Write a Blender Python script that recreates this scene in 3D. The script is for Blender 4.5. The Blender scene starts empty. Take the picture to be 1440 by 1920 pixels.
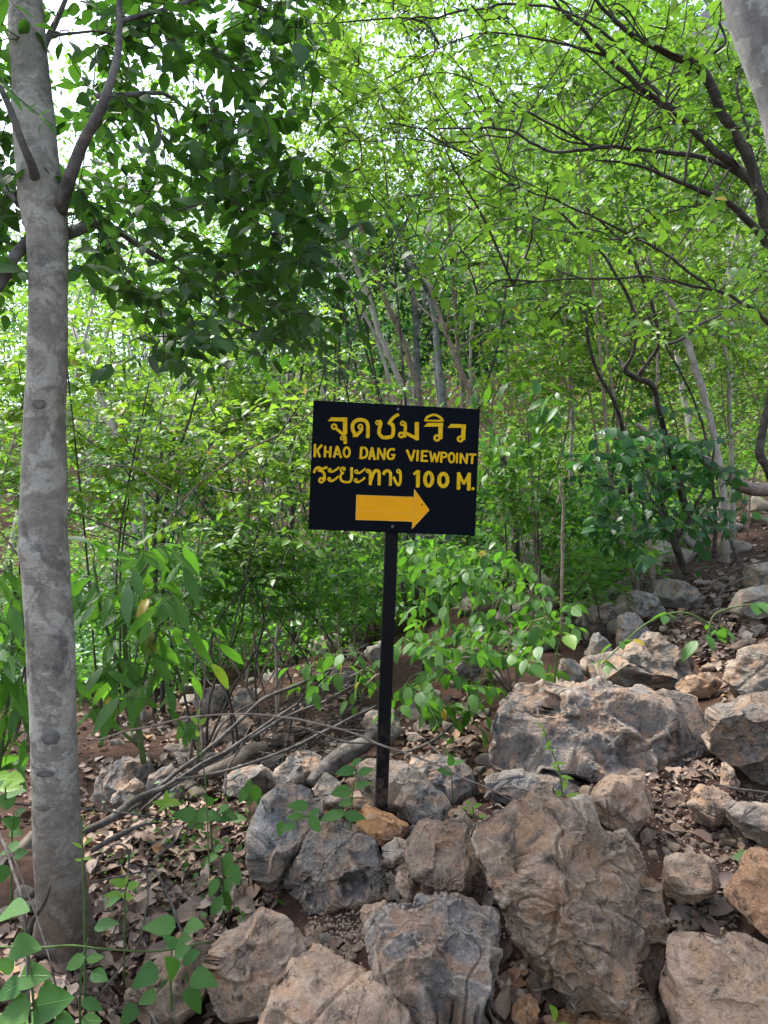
import bpy, bmesh, math, random
import numpy as np
from mathutils import Vector, Matrix

scene = bpy.context.scene
COL = scene.collection
rad = math.radians

# ------------------------------------------------------------------ camera, sky, sun, exposure
CAM_Z = 1.5
FOC = 1443.0                      # focal length in pixels of the 1440 x 1920 photograph
cam = bpy.data.cameras.new('camera')
cam.sensor_fit = 'VERTICAL'; cam.sensor_height = 34.6; cam.lens = 26.0
cam.clip_start = 0.05; cam.clip_end = 400
cam_o = bpy.data.objects.new('camera', cam); COL.objects.link(cam_o)
cam_o.location = (0, 0, CAM_Z); cam_o.rotation_euler = (rad(90), 0, 0)
scene.camera = cam_o

SUN_EL, SUN_AZ = 60.0, -50.0      # azimuth measured from +Y (view direction) towards +X
world = bpy.data.worlds.new('World'); scene.world = world; world.use_nodes = True
nt = world.node_tree
sky = nt.nodes.new('ShaderNodeTexSky'); sky.sky_type = 'NISHITA'; sky.sun_disc = False
sky.sun_elevation = rad(SUN_EL); sky.sun_rotation = rad(SUN_AZ)
sky.air_density = 1.0; sky.dust_density = 2.0; sky.ozone_density = 1.0
hsv = nt.nodes.new('ShaderNodeHueSaturation'); hsv.inputs['Saturation'].default_value = 0.7
bg = nt.nodes['Background']; bg.inputs['Strength'].default_value = 0.105
nt.links.new(sky.outputs[0], hsv.inputs['Color']); nt.links.new(hsv.outputs[0], bg.inputs[0])

sun = bpy.data.lights.new('sun', 'SUN'); sun.energy = 2.0; sun.angle = rad(10); sun.color = (1.0, 0.975, 0.92)
sun_o = bpy.data.objects.new('sun', sun); COL.objects.link(sun_o)
sd = Vector((math.sin(rad(SUN_AZ)) * math.cos(rad(SUN_EL)), math.cos(rad(SUN_AZ)) * math.cos(rad(SUN_EL)), math.sin(rad(SUN_EL))))
sun_o.rotation_euler = (-sd).to_track_quat('-Z', 'Y').to_euler()
sun_o.location = sd * 40

vs = scene.view_settings
vs.view_transform = 'Standard'; vs.look = 'None'; vs.gamma = 1.0; vs.exposure = 2.4
vs.use_curve_mapping = False
scene.cycles.use_denoising = True
scene.cycles.denoiser = 'OPENIMAGEDENOISE'
scene.cycles.max_bounces = 7; scene.cycles.diffuse_bounces = 5; scene.cycles.glossy_bounces = 2
scene.cycles.transmission_bounces = 5; scene.cycles.transparent_max_bounces = 4
scene.cycles.sample_clamp_indirect = 6.0
scene.cycles.use_adaptive_sampling = True; scene.cycles.adaptive_threshold = 0.015
scene.cycles.caustics_reflective = False; scene.cycles.caustics_refractive = False

# ------------------------------------------------------------------ small helpers
RNG = np.random.default_rng(7)

def at(px, py, d):
    """a point of the place: where it shows in the photograph, and how far away it stands"""
    return np.array([(px - 720.0) / FOC * d, d, CAM_Z - (py - 960.0) / FOC * d])

def atl(rows):
    return np.array([at(*r) for r in rows])

def tag(o, label, cat, group=None, kind=None):
    o['label'] = label; o['category'] = cat
    if group: o['group'] = group
    if kind: o['kind'] = kind
    return o

def empty(name, loc=(0, 0, 0)):
    o = bpy.data.objects.new(name, None); COL.objects.link(o)
    o.location = [float(v) for v in loc]; o.empty_display_size = 0.1
    return o

def thing(name, label, cat, loc=(0, 0, 0), group=None):
    return tag(empty(name, loc), label, cat, group)

def link(name, me, parent=None, loc=(0, 0, 0), kind=None):
    o = bpy.data.objects.new(name, me); COL.objects.link(o)
    if parent is not None:
        o.parent = parent
    o.location = [float(v) for v in loc]
    if kind: o['kind'] = kind
    return o

def mesh(name, verts, faces, mat, smooth=True, uv=None, origin=None):
    """verts (n,3), faces (m,k) with one k; uv (m*k,2)"""
    v = np.asarray(verts, dtype=np.float32)
    if origin is not None:
        v = v - np.asarray(origin, dtype=np.float32)
    f = np.asarray(faces, dtype=np.int32)
    me = bpy.data.meshes.new(name)
    me.vertices.add(len(v)); me.vertices.foreach_set('co', v.ravel())
    n, k = f.shape
    me.loops.add(n * k); me.loops.foreach_set('vertex_index', f.ravel())
    me.polygons.add(n); me.polygons.foreach_set('loop_start', np.arange(0, n * k, k, dtype=np.int32))
    if smooth:
        me.polygons.foreach_set('use_smooth', np.ones(n, dtype=bool))
    if uv is not None:
        ul = me.uv_layers.new(name='UVMap'); ul.data.foreach_set('uv', np.asarray(uv, dtype=np.float32).ravel())
    me.update(calc_edges=True)
    if mat: me.materials.append(mat)
    return me

def unit(a):
    a = np.asarray(a, float)
    return a / np.maximum(np.linalg.norm(a, axis=-1, keepdims=True), 1e-9)

# ---- vector noise
def _hash(ix, iy, iz, seed):
    h = (ix * 374761393 + iy * 668265263 + iz * 2147483647 + seed * 1274126177) & 0xFFFFFFFF
    h = ((h ^ (h >> 13)) * 1274126177) & 0xFFFFFFFF
    h = ((h ^ (h >> 16)) * 2246822519) & 0xFFFFFFFF
    return ((h ^ (h >> 15)) & 0xFFFFFF) / float(0xFFFFFF)

def vnoise(p, seed=0):
    p = np.asarray(p, float)
    i = np.floor(p).astype(np.int64); f = p - i
    u = f * f * f * (f * (f * 6 - 15) + 10)
    r = 0
    for dx in (0, 1):
        wx = u[:, 0] if dx else 1 - u[:, 0]
        for dy in (0, 1):
            wy = u[:, 1] if dy else 1 - u[:, 1]
            for dz in (0, 1):
                wz = u[:, 2] if dz else 1 - u[:, 2]
                r = r + wx * wy * wz * _hash(i[:, 0] + dx, i[:, 1] + dy, i[:, 2] + dz, seed)
    return r * 2 - 1

def fbm(p, octv=4, seed=0, gain=0.5, ridged=False):
    a, s, r, q = 1.0, 0.0, 0.0, np.asarray(p, float)
    for k in range(octv):
        n = vnoise(q + 17.3 * k, seed + k)
        r = r + a * ((1 - np.abs(n)) * 2 - 1 if ridged else n)
        s += a; a *= gain; q = q * 2.03
    return r / s

def worley(p, seed=0):
    """distance to the nearest cell point"""
    p = np.asarray(p, float); i = np.floor(p).astype(np.int64); best = np.full(len(p), 9.0)
    for dx in (-1, 0, 1):
        for dy in (-1, 0, 1):
            for dz in (-1, 0, 1):
                c = i + np.array([dx, dy, dz])
                q = np.stack([_hash(c[:, 0], c[:, 1], c[:, 2], seed + s) for s in (0, 31, 77)], 1) + c
                best = np.minimum(best, ((q - p) ** 2).sum(1))
    return np.sqrt(best)

# ---- smooth polyline and tubes
def spline(pts, n):
    p = np.asarray(pts, float)
    if len(p) < 3:
        t = np.linspace(0, 1, n)[:, None]; return p[0] * (1 - t) + p[-1] * t
    q = np.vstack([2 * p[0] - p[1], p, 2 * p[-1] - p[-2]])
    seg = len(p) - 1; out = []
    for t in np.linspace(0, seg, n):
        k = min(int(t), seg - 1); u = t - k
        a, b, c, d = q[k], q[k + 1], q[k + 2], q[k + 3]
        out.append(0.5 * (2 * b + (c - a) * u + (2 * a - 5 * b + 4 * c - d) * u * u + (3 * b - a - 3 * c + d) * u ** 3))
    return np.array(out)

def tube_arrays(lines, seg=6, cap=True):
    """lines: list of (pts, radii) -> verts, quads"""
    V, F, off = [], [], 0
    ang = np.linspace(0, 2 * np.pi, seg, endpoint=False)
    ca, sa = np.cos(ang), np.sin(ang)
    for pts, r in lines:
        pts = np.asarray(pts, float); n = len(pts)
        r = np.broadcast_to(np.asarray(r, float), (n,))
        t = np.gradient(pts, axis=0); t = unit(t)
        ref = np.array([0.0, 0.0, 1.0]) if abs(t[0][2]) < 0.9 else np.array([1.0, 0.0, 0.0])
        a = np.cross(t, ref); bad = np.linalg.norm(a, axis=1) < 0.15
        if bad.any(): a[bad] = np.cross(t[bad], np.array([0.3, 0.9, 0.1]))
        a = unit(a)
        for k in range(1, n):
            a[k] = a[k - 1] - t[k] * np.dot(a[k - 1], t[k]); a[k] /= max(np.linalg.norm(a[k]), 1e-9)
        b = np.cross(t, a)
        ring = pts[:, None, :] + r[:, None, None] * (ca[None, :, None] * a[:, None, :] + sa[None, :, None] * b[:, None, :])
        V.append(ring.reshape(-1, 3))
        i = np.arange(n - 1)[:, None] * seg; j = np.arange(seg)[None, :]; j2 = (j + 1) % seg
        F.append(np.stack([i + j, i + j2, i + seg + j2, i + seg + j], -1).reshape(-1, 4) + off)
        off += n * seg
        if cap:
            V.append(np.array([pts[0], pts[-1]]))
            e0, e1 = off, off + 1; base = off - n * seg; last = off - seg
            jj = np.arange(seg); jn = (jj + 1) % seg
            F.append(np.stack([base + jn, base + jj, np.full(seg, e0), np.full(seg, e0)], -1))
            F.append(np.stack([last + jj, last + jn, np.full(seg, e1), np.full(seg, e1)], -1))
            off += 2
    return np.vstack(V), np.vstack(F)

def quads_mesh(name, V, F, mat, smooth=True, origin=None):
    """faces that may hold a doubled last index (triangles)"""
    deg = F[:, 2] == F[:, 3]
    q, t = F[~deg], F[deg][:, :3]
    v = np.asarray(V, dtype=np.float32)
    if origin is not None: v = v - np.asarray(origin, dtype=np.float32)
    me = bpy.data.meshes.new(name)
    me.vertices.add(len(v)); me.vertices.foreach_set('co', v.ravel())
    idx = np.concatenate([q.ravel(), t.ravel()]).astype(np.int32)
    st = np.concatenate([np.arange(len(q)) * 4, len(q) * 4 + np.arange(len(t)) * 3]).astype(np.int32)
    me.loops.add(len(idx)); me.loops.foreach_set('vertex_index', idx)
    me.polygons.add(len(st)); me.polygons.foreach_set('loop_start', st)
    me.polygons.foreach_set('use_smooth', np.full(len(st), smooth))
    me.update(calc_edges=True)
    if mat: me.materials.append(mat)
    return me

def tubes(name, lines, mat, parent=None, seg=6, kind=None, wobble=0.0, origin=None):
    V, F = tube_arrays(lines, seg, name != 'twigs')
    if wobble:
        V = V + wobble * np.stack([vnoise(V * 9, 3), vnoise(V * 9, 4), vnoise(V * 9, 5)], 1)
    org = np.array(parent.location if origin is None and parent is not None else (origin if origin is not None else (0, 0, 0)))
    me = quads_mesh(name, V, F, mat, origin=org)
    return link(name, me, parent, (0, 0, 0) if parent is not None else org, kind)

# ------------------------------------------------------------------ materials
class NB:
    """a short way to write node trees"""
    def __init__(s, name):
        s.m = bpy.data.materials.new(name); s.m.use_nodes = True
        s.t = s.m.node_tree; s.t.nodes.clear()
        s.out = s.t.nodes.new('ShaderNodeOutputMaterial')
    def n(s, typ, **kw):
        nd = s.t.nodes.new('ShaderNode' + typ)
        for k, v in kw.items():
            if k.startswith('i_'):
                s.put(nd, k[2:].replace('_', ' '), v)
            else: setattr(nd, k, v)
        return nd
    def put(s, nd, key, v):
        sock = nd.inputs[int(key)] if str(key).isdigit() else nd.inputs[key]
        if isinstance(v, bpy.types.NodeSocket): s.t.links.new(v, sock)
        else: sock.default_value = v
    def noise(s, vec, scale, detail=4, rough=0.55, dist=0.0):
        nd = s.n('TexNoise'); s.put(nd, 'Vector', vec)
        nd.inputs['Scale'].default_value = scale; nd.inputs['Detail'].default_value = detail
        nd.inputs['Roughness'].default_value = rough; nd.inputs['Distortion'].default_value = dist
        return nd.outputs['Fac']
    def ramp(s, fac, stops):
        nd = s.n('ValToRGB'); s.put(nd, 'Fac', fac); cr = nd.color_ramp
        while len(cr.elements) < len(stops): cr.elements.new(0.5)
        for e, (p, c) in zip(cr.elements, stops):
            e.position = p; e.color = (*c, 1) if len(c) == 3 else c
        return nd.outputs['Color']
    def mix(s, fac, a, b, typ='MIX'):
        nd = s.n('Mix', data_type='RGBA', blend_type=typ)
        for k, v in ((0, fac), (6, a), (7, b)):
            if isinstance(v, tuple) and len(v) == 3: v = (*v, 1)
            s.put(nd, k, v)
        return nd.outputs[2]
    def math(s, op, a, b=0.0, clamp=False):
        nd = s.n('Math', operation=op, use_clamp=clamp); s.put(nd, 0, a); s.put(nd, 1, b); return nd.outputs[0]
    def mapr(s, v, a, b, c=0.0, d=1.0):
        nd = s.n('MapRange'); s.put(nd, 0, v)
        for k, x in ((1, a), (2, b), (3, c), (4, d)): nd.inputs[k].default_value = x
        return nd.outputs[0]
    def bump(s, h, strength, dist, normal=None):
        nd = s.n('Bump'); s.put(nd, 'Height', h); nd.inputs['Strength'].default_value = strength
        nd.inputs['Distance'].default_value = dist
        if normal is not None: s.put(nd, 'Normal', normal)
        return nd.outputs[0]
    def bsdf(s, color, rough=0.8, normal=None, spec=0.3):
        nd = s.n('BsdfPrincipled')
        if isinstance(color, tuple) and len(color) == 3: color = (*color, 1)
        s.put(nd, 'Base Color', color); s.put(nd, 'Roughness', rough)
        nd.inputs['Specular IOR Level'].default_value = spec
        if normal is not None: s.put(nd, 'Normal', normal)
        return nd.outputs[0]
    def done(s, sh):
        s.t.links.new(sh, s.out.inputs['Surface']); return s.m

def objcoord(b, jitter=True, scale=None):
    tc = b.n('TexCoord'); v = tc.outputs['Object']
    if jitter:
        oi = b.n('ObjectInfo'); ad = b.n('VectorMath', operation='ADD')
        mu = b.math('MULTIPLY', oi.outputs['Random'], 53.0)
        b.put(ad, 0, v); b.put(ad, 1, mu); v = ad.outputs[0]
    if scale:
        mp = b.n('Mapping'); b.put(mp, 'Vector', v); mp.inputs['Scale'].default_value = scale; v = mp.outputs[0]
    return v

def m_rock():
    b = NB('limestone'); v = objcoord(b); oi = b.n('ObjectInfo'); tint = oi.outputs['Color']
    n1 = b.noise(v, 5.0, 12, 0.72, 0.3); n2 = b.noise(v, 16, 10, 0.74, 0.2); n3 = b.noise(v, 70, 6, 0.7)
    dark = b.mix(0.7, tint, (0.085, 0.070, 0.062))
    warm = b.mix(0.55, tint, (0.50, 0.27, 0.135))
    c = b.mix(b.mapr(n1, 0.40, 0.54), dark, tint)
    n1b = b.noise(v, 9, 6, 0.6, 1.2)
    c = b.mix(b.mapr(n1b, 0.46, 0.62, 0, 0.9), c, warm)
    c = b.mix(b.mapr(n2, 0.38, 0.45, 0.8, 0), c, (0.045, 0.038, 0.034))       # dark lichen film
    pale = b.mix(0.55, tint, (0.68, 0.53, 0.40))
    geo = b.n('NewGeometry')
    ed = b.mapr(geo.outputs['Pointiness'], 0.51, 0.57, 0, 0.9)
    c = b.mix(ed, c, pale)
    vein = b.n('TexVoronoi', feature='DISTANCE_TO_EDGE'); b.put(vein, 'Scale', 9.0)
    wv = b.n('VectorMath', operation='ADD'); nn = b.n('TexNoise'); b.put(nn, 'Vector', v); nn.inputs['Scale'].default_value = 7; nn.inputs['Detail'].default_value = 4
    sc = b.n('VectorMath', operation='SCALE'); b.put(sc, 0, nn.outputs['Color']); sc.inputs['Scale'].default_value = 0.28
    b.put(wv, 0, v); b.put(wv, 1, sc.outputs[0]); b.put(vein, 'Vector', wv.outputs[0])
    vm = b.math('MULTIPLY', b.mapr(vein.outputs['Distance'], 0.0, 0.035, 1, 0), b.mapr(n1, 0.46, 0.62))
    c = b.mix(b.math('MULTIPLY', vm, 0.55), c, pale)
    wh = b.math('MULTIPLY', b.mapr(n3, 0.66, 0.71), b.mapr(n1b, 0.5, 0.6, 0.25, 0.9))
    c = b.mix(wh, c, (0.66, 0.63, 0.58))
    hue = b.mix(0.8, c, b.ramp(n3, [(0.25, (0.35, 0.34, 0.34)), (0.5, (0.5, 0.5, 0.5)), (0.75, (0.66, 0.65, 0.63))]), 'OVERLAY')
    pit = b.n('TexVoronoi', feature='F1'); b.put(pit, 'Vector', wv.outputs[0]); b.put(pit, 'Scale', 34.0)
    n6 = b.noise(v, 190, 4, 0.75); hue = b.mix(0.55, hue, b.ramp(n6, [(0.3, (0.26, 0.26, 0.26)), (0.5, (0.5, 0.5, 0.5)), (0.7, (0.74, 0.73, 0.71))]), 'OVERLAY'); h = b.math('ADD', b.math('MULTIPLY', n2, 0.45), b.math('ADD', b.math('MULTIPLY', n3, 0.40), b.math('MULTIPLY', n6, 0.22)))
    h = b.math('ADD', h, b.math('MULTIPLY', b.mapr(pit.outputs['Distance'], 0.05, 0.30), 0.22))
    crack = b.n('TexVoronoi', feature='DISTANCE_TO_EDGE'); b.put(crack, 'Vector', wv.outputs[0]); b.put(crack, 'Scale', 3.1)
    h = b.math('SUBTRACT', h, b.math('MULTIPLY', b.math('MULTIPLY', b.mapr(crack.outputs['Distance'], 0.0, 0.02, 1, 0), b.mapr(n1b, 0.45, 0.6, 1, 0)), 0.35))
    nm = b.bump(h, 1.0, 0.032)
    return b.done(b.bsdf(hue, 0.88, nm, 0.25))

def m_soil():
    b = NB('forest_soil'); v = objcoord(b, False)
    n1 = b.noise(v, 1.3, 8, 0.6); n2 = b.noise(v, 14, 8, 0.7); n3 = b.noise(v, 70, 5, 0.7)
    c = b.mix(b.mapr(n1, 0.38, 0.62), (0.036, 0.019, 0.013), (0.070, 0.036, 0.025))
    c = b.mix(b.mapr(n2, 0.48, 0.68, 0, 0.6), c, (0.105, 0.066, 0.048))
    c = b.mix(b.mapr(n3, 0.64, 0.72, 0, 0.8), c, (0.30, 0.215, 0.16))
    c = b.mix(b.mapr(n3, 0.36, 0.28, 0, 0.7), c, (0.02, 0.012, 0.01))
    nm = b.bump(b.math('ADD', n2, b.math('MULTIPLY', n3, 0.5)), 0.9, 0.03)
    return b.done(b.bsdf(c, 0.95, nm, 0.15))

def m_bark(name, c0, c1, c2, sc=(6, 6, 14), lich=0.5, strength=0.6, jit=True, fine=False):
    b = NB(name); v = objcoord(b, jit, sc)
    vv = objcoord(b, jit)
    n1 = b.noise(v, 1.0, 10, 0.72, 0.3); n2 = b.noise(vv, 70, 7, 0.75); n3 = b.noise(vv, 11, 9, 0.7, 0.4)
    c = b.mix(b.mapr(n1, 0.36, 0.62), c0, c1)
    c = b.mix(b.math('MULTIPLY', b.mapr(n3, 0.515, 0.56), lich * 0.75), c, c2)
    if fine:
        n4 = b.noise(vv, 4.6, 9, 0.66, 0.3)
        c = b.mix(b.mapr(n4, 0.57, 0.61, 0, 0.65), c, (0.095, 0.086, 0.08))
        c = b.mix(b.mapr(b.noise(vv, 5.6, 10, 0.68, 0.4), 0.53, 0.58, 0, 0.5), c, (0.45, 0.41, 0.35))
        mp = b.n('Mapping'); b.put(mp, 'Vector', vv); mp.inputs['Scale'].default_value = (30, 30, 190)
        n5 = b.noise(mp.outputs[0], 1.0, 4, 0.6, 0.5)
        c = b.mix(b.mapr(n5, 0.57, 0.75, 0, 0.28), c, (0.13, 0.115, 0.10))
        tcz = b.n('SeparateXYZ'); b.put(tcz, 0, vv)
        low = b.math('MULTIPLY', b.mapr(tcz.outputs[2], 0.75, 0.10), b.mapr(n3, 0.34, 0.50))
        c = b.mix(b.math('MULTIPLY', low, 0.9), c, (0.085, 0.052, 0.030))
        n1 = b.math('ADD', n1, b.math('MULTIPLY', n5, 0.4))
    c = b.mix(0.5, c, b.ramp(n2, [(0.3, (0.3, 0.3, 0.3)), (0.7, (0.68, 0.68, 0.68))]), 'OVERLAY')
    nm = b.bump(b.math('ADD', n1, b.math('MULTIPLY', n2, 0.5)), strength, 0.012)
    return b.done(b.bsdf(c, 0.85, nm, 0.25))

def m_leaf(name, c0, c1, trans, tf=0.45, rough=0.42, spec=0.45, vein=None, yellow=0.0):
    """c0..c1 leaf colour range, trans colour of light that comes through, tf its share"""
    b = NB(name); oi = b.n('ObjectInfo'); geo = b.n('NewGeometry')
    r = b.math('FRACT', b.math('ADD', geo.outputs['Random Per Island'], oi.outputs['Random']))
    r2 = b.math('FRACT', b.math('MULTIPLY', r, 7.31))
    c = b.mix(r, c0, c1)
    if yellow:
        c = b.mix(b.mapr(r2, 1 - yellow, 1 - yellow + 0.01), c, (0.45, 0.30, 0.03))
    tr = b.mix(b.mapr(r2, 0.0, 1.0, 0.0, 0.5), trans, (trans[0] * 1.5, trans[1] * 1.15, trans[2]))
    nm = None
    if vein:
        uv = b.n('UVMap'); sp = b.n('SeparateXYZ'); b.put(sp, 0, uv.outputs[0])
        ax = b.math('ABSOLUTE', b.math('SUBTRACT', sp.outputs[0], 0.5))
        mid = b.mapr(ax, 0.0, 0.035, 1, 0)
        s = b.math('FRACT', b.math('MULTIPLY', b.math('SUBTRACT', sp.outputs[1], b.math('MULTIPLY', ax, 0.55)), 8.0))
        side = b.mapr(b.math('ABSOLUTE', b.math('SUBTRACT', s, 0.5)), 0.0, 0.10, 0.6, 0)
        vn = b.math('MAXIMUM', mid, side)
        c = b.mix(b.math('MULTIPLY', vn, vein), c, (c1[0] * 2.2, c1[1] * 1.7, c1[2] * 2.2))
        blot = b.noise(b.n('TexCoord').outputs['Object'], 30, 4, 0.6)
        c = b.mix(b.mapr(blot, 0.35, 0.7, 0.0, 0.35), c, (c0[0] * 0.7, c0[1] * 0.75, c0[2] * 0.7))
        nm = b.bump(vn, 0.35, 0.004)
    p = b.bsdf(c, rough, nm, spec)
    t = b.n('BsdfTranslucent'); b.put(t, 'Color', tr)
    if nm is not None: b.put(t, 'Normal', nm)
    mx = b.n('MixShader'); mx.inputs[0].default_value = tf
    b.t.links.new(p, mx.inputs[1]); b.t.links.new(t.outputs[0], mx.inputs[2])
    return b.done(mx.outputs[0])

def m_dead(name):
    b = NB(name); oi = b.n('ObjectInfo'); geo = b.n('NewGeometry')
    r = b.math('FRACT', b.math('ADD', geo.outputs['Random Per Island'], oi.outputs['Random']))
    c = b.ramp(r, [(0.0, (0.06, 0.038, 0.028)), (0.3, (0.14, 0.088, 0.063)), (0.55, (0.22, 0.15, 0.112)), (0.88, (0.38, 0.29, 0.235)), (1.0, (0.33, 0.17, 0.08))])
    n = b.noise(b.n('TexCoord').outputs['Object'], 60, 4, 0.6)
    c = b.mix(b.mapr(n, 0.4, 0.7, 0, 0.45), c, (0.07, 0.045, 0.033))
    return b.done(b.bsdf(c, 0.75, None, 0.3))

def m_flat(name, color, rough=0.5, spec=0.4, var=0.15, scale=20):
    b = NB(name); v = objcoord(b, False); n = b.noise(v, scale, 6, 0.65)
    dk = tuple(x * (1 - var) for x in color); lt = tuple(min(1, x * (1 + var)) for x in color)
    c = b.mix(b.mapr(n, 0.3, 0.7), dk, lt)
    return b.done(b.bsdf(c, rough, b.bump(n, 0.08, 0.002), spec))

M = {}
M['rock'] = m_rock(); M['soil'] = m_soil()
M['bark'] = m_bark('smooth_grey_bark', (0.165, 0.147, 0.122), (0.295, 0.266, 0.222), (0.47, 0.435, 0.375), (12, 12, 16), 0.8, 0.75, False, True)
M['bough'] = m_bark('grey_brown_bough_bark', (0.07, 0.062, 0.057), (0.16, 0.142, 0.128), (0.26, 0.24, 0.22), (14, 14, 14), 0.5, 0.6)
M['bark2'] = m_bark('mottled_grey_bark', (0.11, 0.105, 0.105), (0.22, 0.21, 0.20), (0.36, 0.37, 0.34), (8, 8, 8), 0.8, 0.5)
M['dark_bark'] = m_bark('dark_brown_bark', (0.030, 0.024, 0.021), (0.075, 0.060, 0.050), (0.16, 0.15, 0.125), (14, 14, 14), 0.45, 0.7)
M['pale_bark'] = m_bark('pale_trunk_bark', (0.24, 0.195, 0.16), (0.42, 0.36, 0.31), (0.5, 0.48, 0.43), (10, 10, 5), 0.6, 0.6)
M['brown_bark'] = m_bark('red_brown_bark', (0.13, 0.09, 0.068), (0.27, 0.20, 0.155), (0.36, 0.31, 0.26), (16, 16, 5), 0.5, 0.7)
M['dead_wood'] = m_bark('weathered_dead_wood', (0.05, 0.042, 0.037), (0.125, 0.105, 0.092), (0.24, 0.22, 0.20), (30, 30, 30), 0.5, 1.0)
M['stem_green'] = m_bark('green_stem', (0.05, 0.085, 0.022), (0.10, 0.15, 0.045), (0.15, 0.16, 0.07), (30, 30, 30), 0.4, 0.3)
M['leaf_dark'] = m_leaf('dark_glossy_leaf', (0.022, 0.062, 0.018), (0.047, 0.112, 0.024), (0.075, 0.22, 0.02), 0.36, 0.42, 0.32, 0.3)
M['leaf_bright'] = m_leaf('fresh_green_leaf', (0.052, 0.145, 0.020), (0.122, 0.235, 0.034), (0.19, 0.41, 0.035), 0.39, 0.45, 0.4, None, 0.012)
M['leaf_lime'] = m_leaf('lime_green_leaf', (0.074, 0.175, 0.020), (0.150, 0.275, 0.034), (0.25, 0.47, 0.035), 0.41, 0.45, 0.4, None, 0.03)
M['leaf_mid'] = m_leaf('mid_green_leaf', (0.036, 0.118, 0.020), (0.085, 0.205, 0.030), (0.16, 0.44, 0.03), 0.45, 0.42, 0.45, None, 0.006)
M['leaf_mid_v'] = m_leaf('mid_green_veined_leaf', (0.040, 0.115, 0.018), (0.085, 0.195, 0.028), (0.12, 0.34, 0.025), 0.38, 0.44, 0.36, 0.4, 0.03)
M['leaf_ground'] = m_leaf('veined_ground_leaf', (0.036, 0.118, 0.022), (0.085, 0.19, 0.034), (0.12, 0.34, 0.03), 0.34, 0.46, 0.32, 0.4, 0.0)
M['leaf_shoot'] = m_leaf('young_shoot_leaf', (0.14, 0.30, 0.03), (0.22, 0.38, 0.05), (0.36, 0.62, 0.06), 0.5, 0.45, 0.4, 0.3, 0.0)
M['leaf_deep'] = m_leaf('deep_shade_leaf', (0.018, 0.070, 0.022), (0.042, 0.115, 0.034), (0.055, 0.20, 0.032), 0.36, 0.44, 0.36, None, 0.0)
M['dead_leaf'] = m_dead('dry_brown_leaf')
def m_board():
    b = NB('blue_black_sign_paint'); v = objcoord(b, False)
    mp = b.n('Mapping'); b.put(mp, 'Vector', v); mp.inputs['Scale'].default_value = (3, 3, 60); n = b.noise(v, 7, 8, 0.7, 0.4); s = b.noise(mp.outputs[0], 1, 6, 0.7)
    c = b.mix(b.mapr(n, 0.5, 0.75, 0, 0.6), (0.0016, 0.0028, 0.006), (0.006, 0.008, 0.010)); c = b.mix(b.mapr(s, 0.62, 0.8, 0, 0.35), c, (0.02, 0.021, 0.022))
    return b.done(b.bsdf(c, b.mapr(n, 0.3, 0.7, 0.5, 0.75), b.bump(n, 0.12, 0.003), 0.07))
M['board'] = m_board()
def m_post():
    b = NB('black_post_paint'); v = objcoord(b, False); n = b.noise(v, 28, 8, 0.7); sp = b.n('SeparateXYZ'); b.put(sp, 0, v)
    mud = b.math('MULTIPLY', b.mapr(sp.outputs[2], 0.50, 0.12), b.mapr(n, 0.44, 0.58))        # dried mud splashes near the ground
    c = b.mix(mud, b.mix(b.mapr(n, 0.55, 0.7, 0, 0.5), (0.004, 0.004, 0.006), (0.012, 0.010, 0.009)), (0.085, 0.055, 0.038))
    return b.done(b.bsdf(c, 0.55, b.bump(n, 0.1, 0.002), 0.12))
M['post'] = m_post()
M['letter'] = m_flat('hand_painted_yellow', (0.66, 0.40, 0.006), 0.55, 0.12, 0.22, 60)
M['arrow'] = m_flat('orange_reflective_sheet', (0.80, 0.34, 0.003), 0.45, 0.12, 0.05, 14)
M['arrow_edge'] = m_flat('pale_sheet_edge', (0.75, 0.45, 0.08), 0.5, 0.3, 0.1, 40)
M['steel'] = m_flat('dull_screw_steel', (0.10, 0.10, 0.10), 0.4, 0.5, 0.4, 200)

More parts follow.
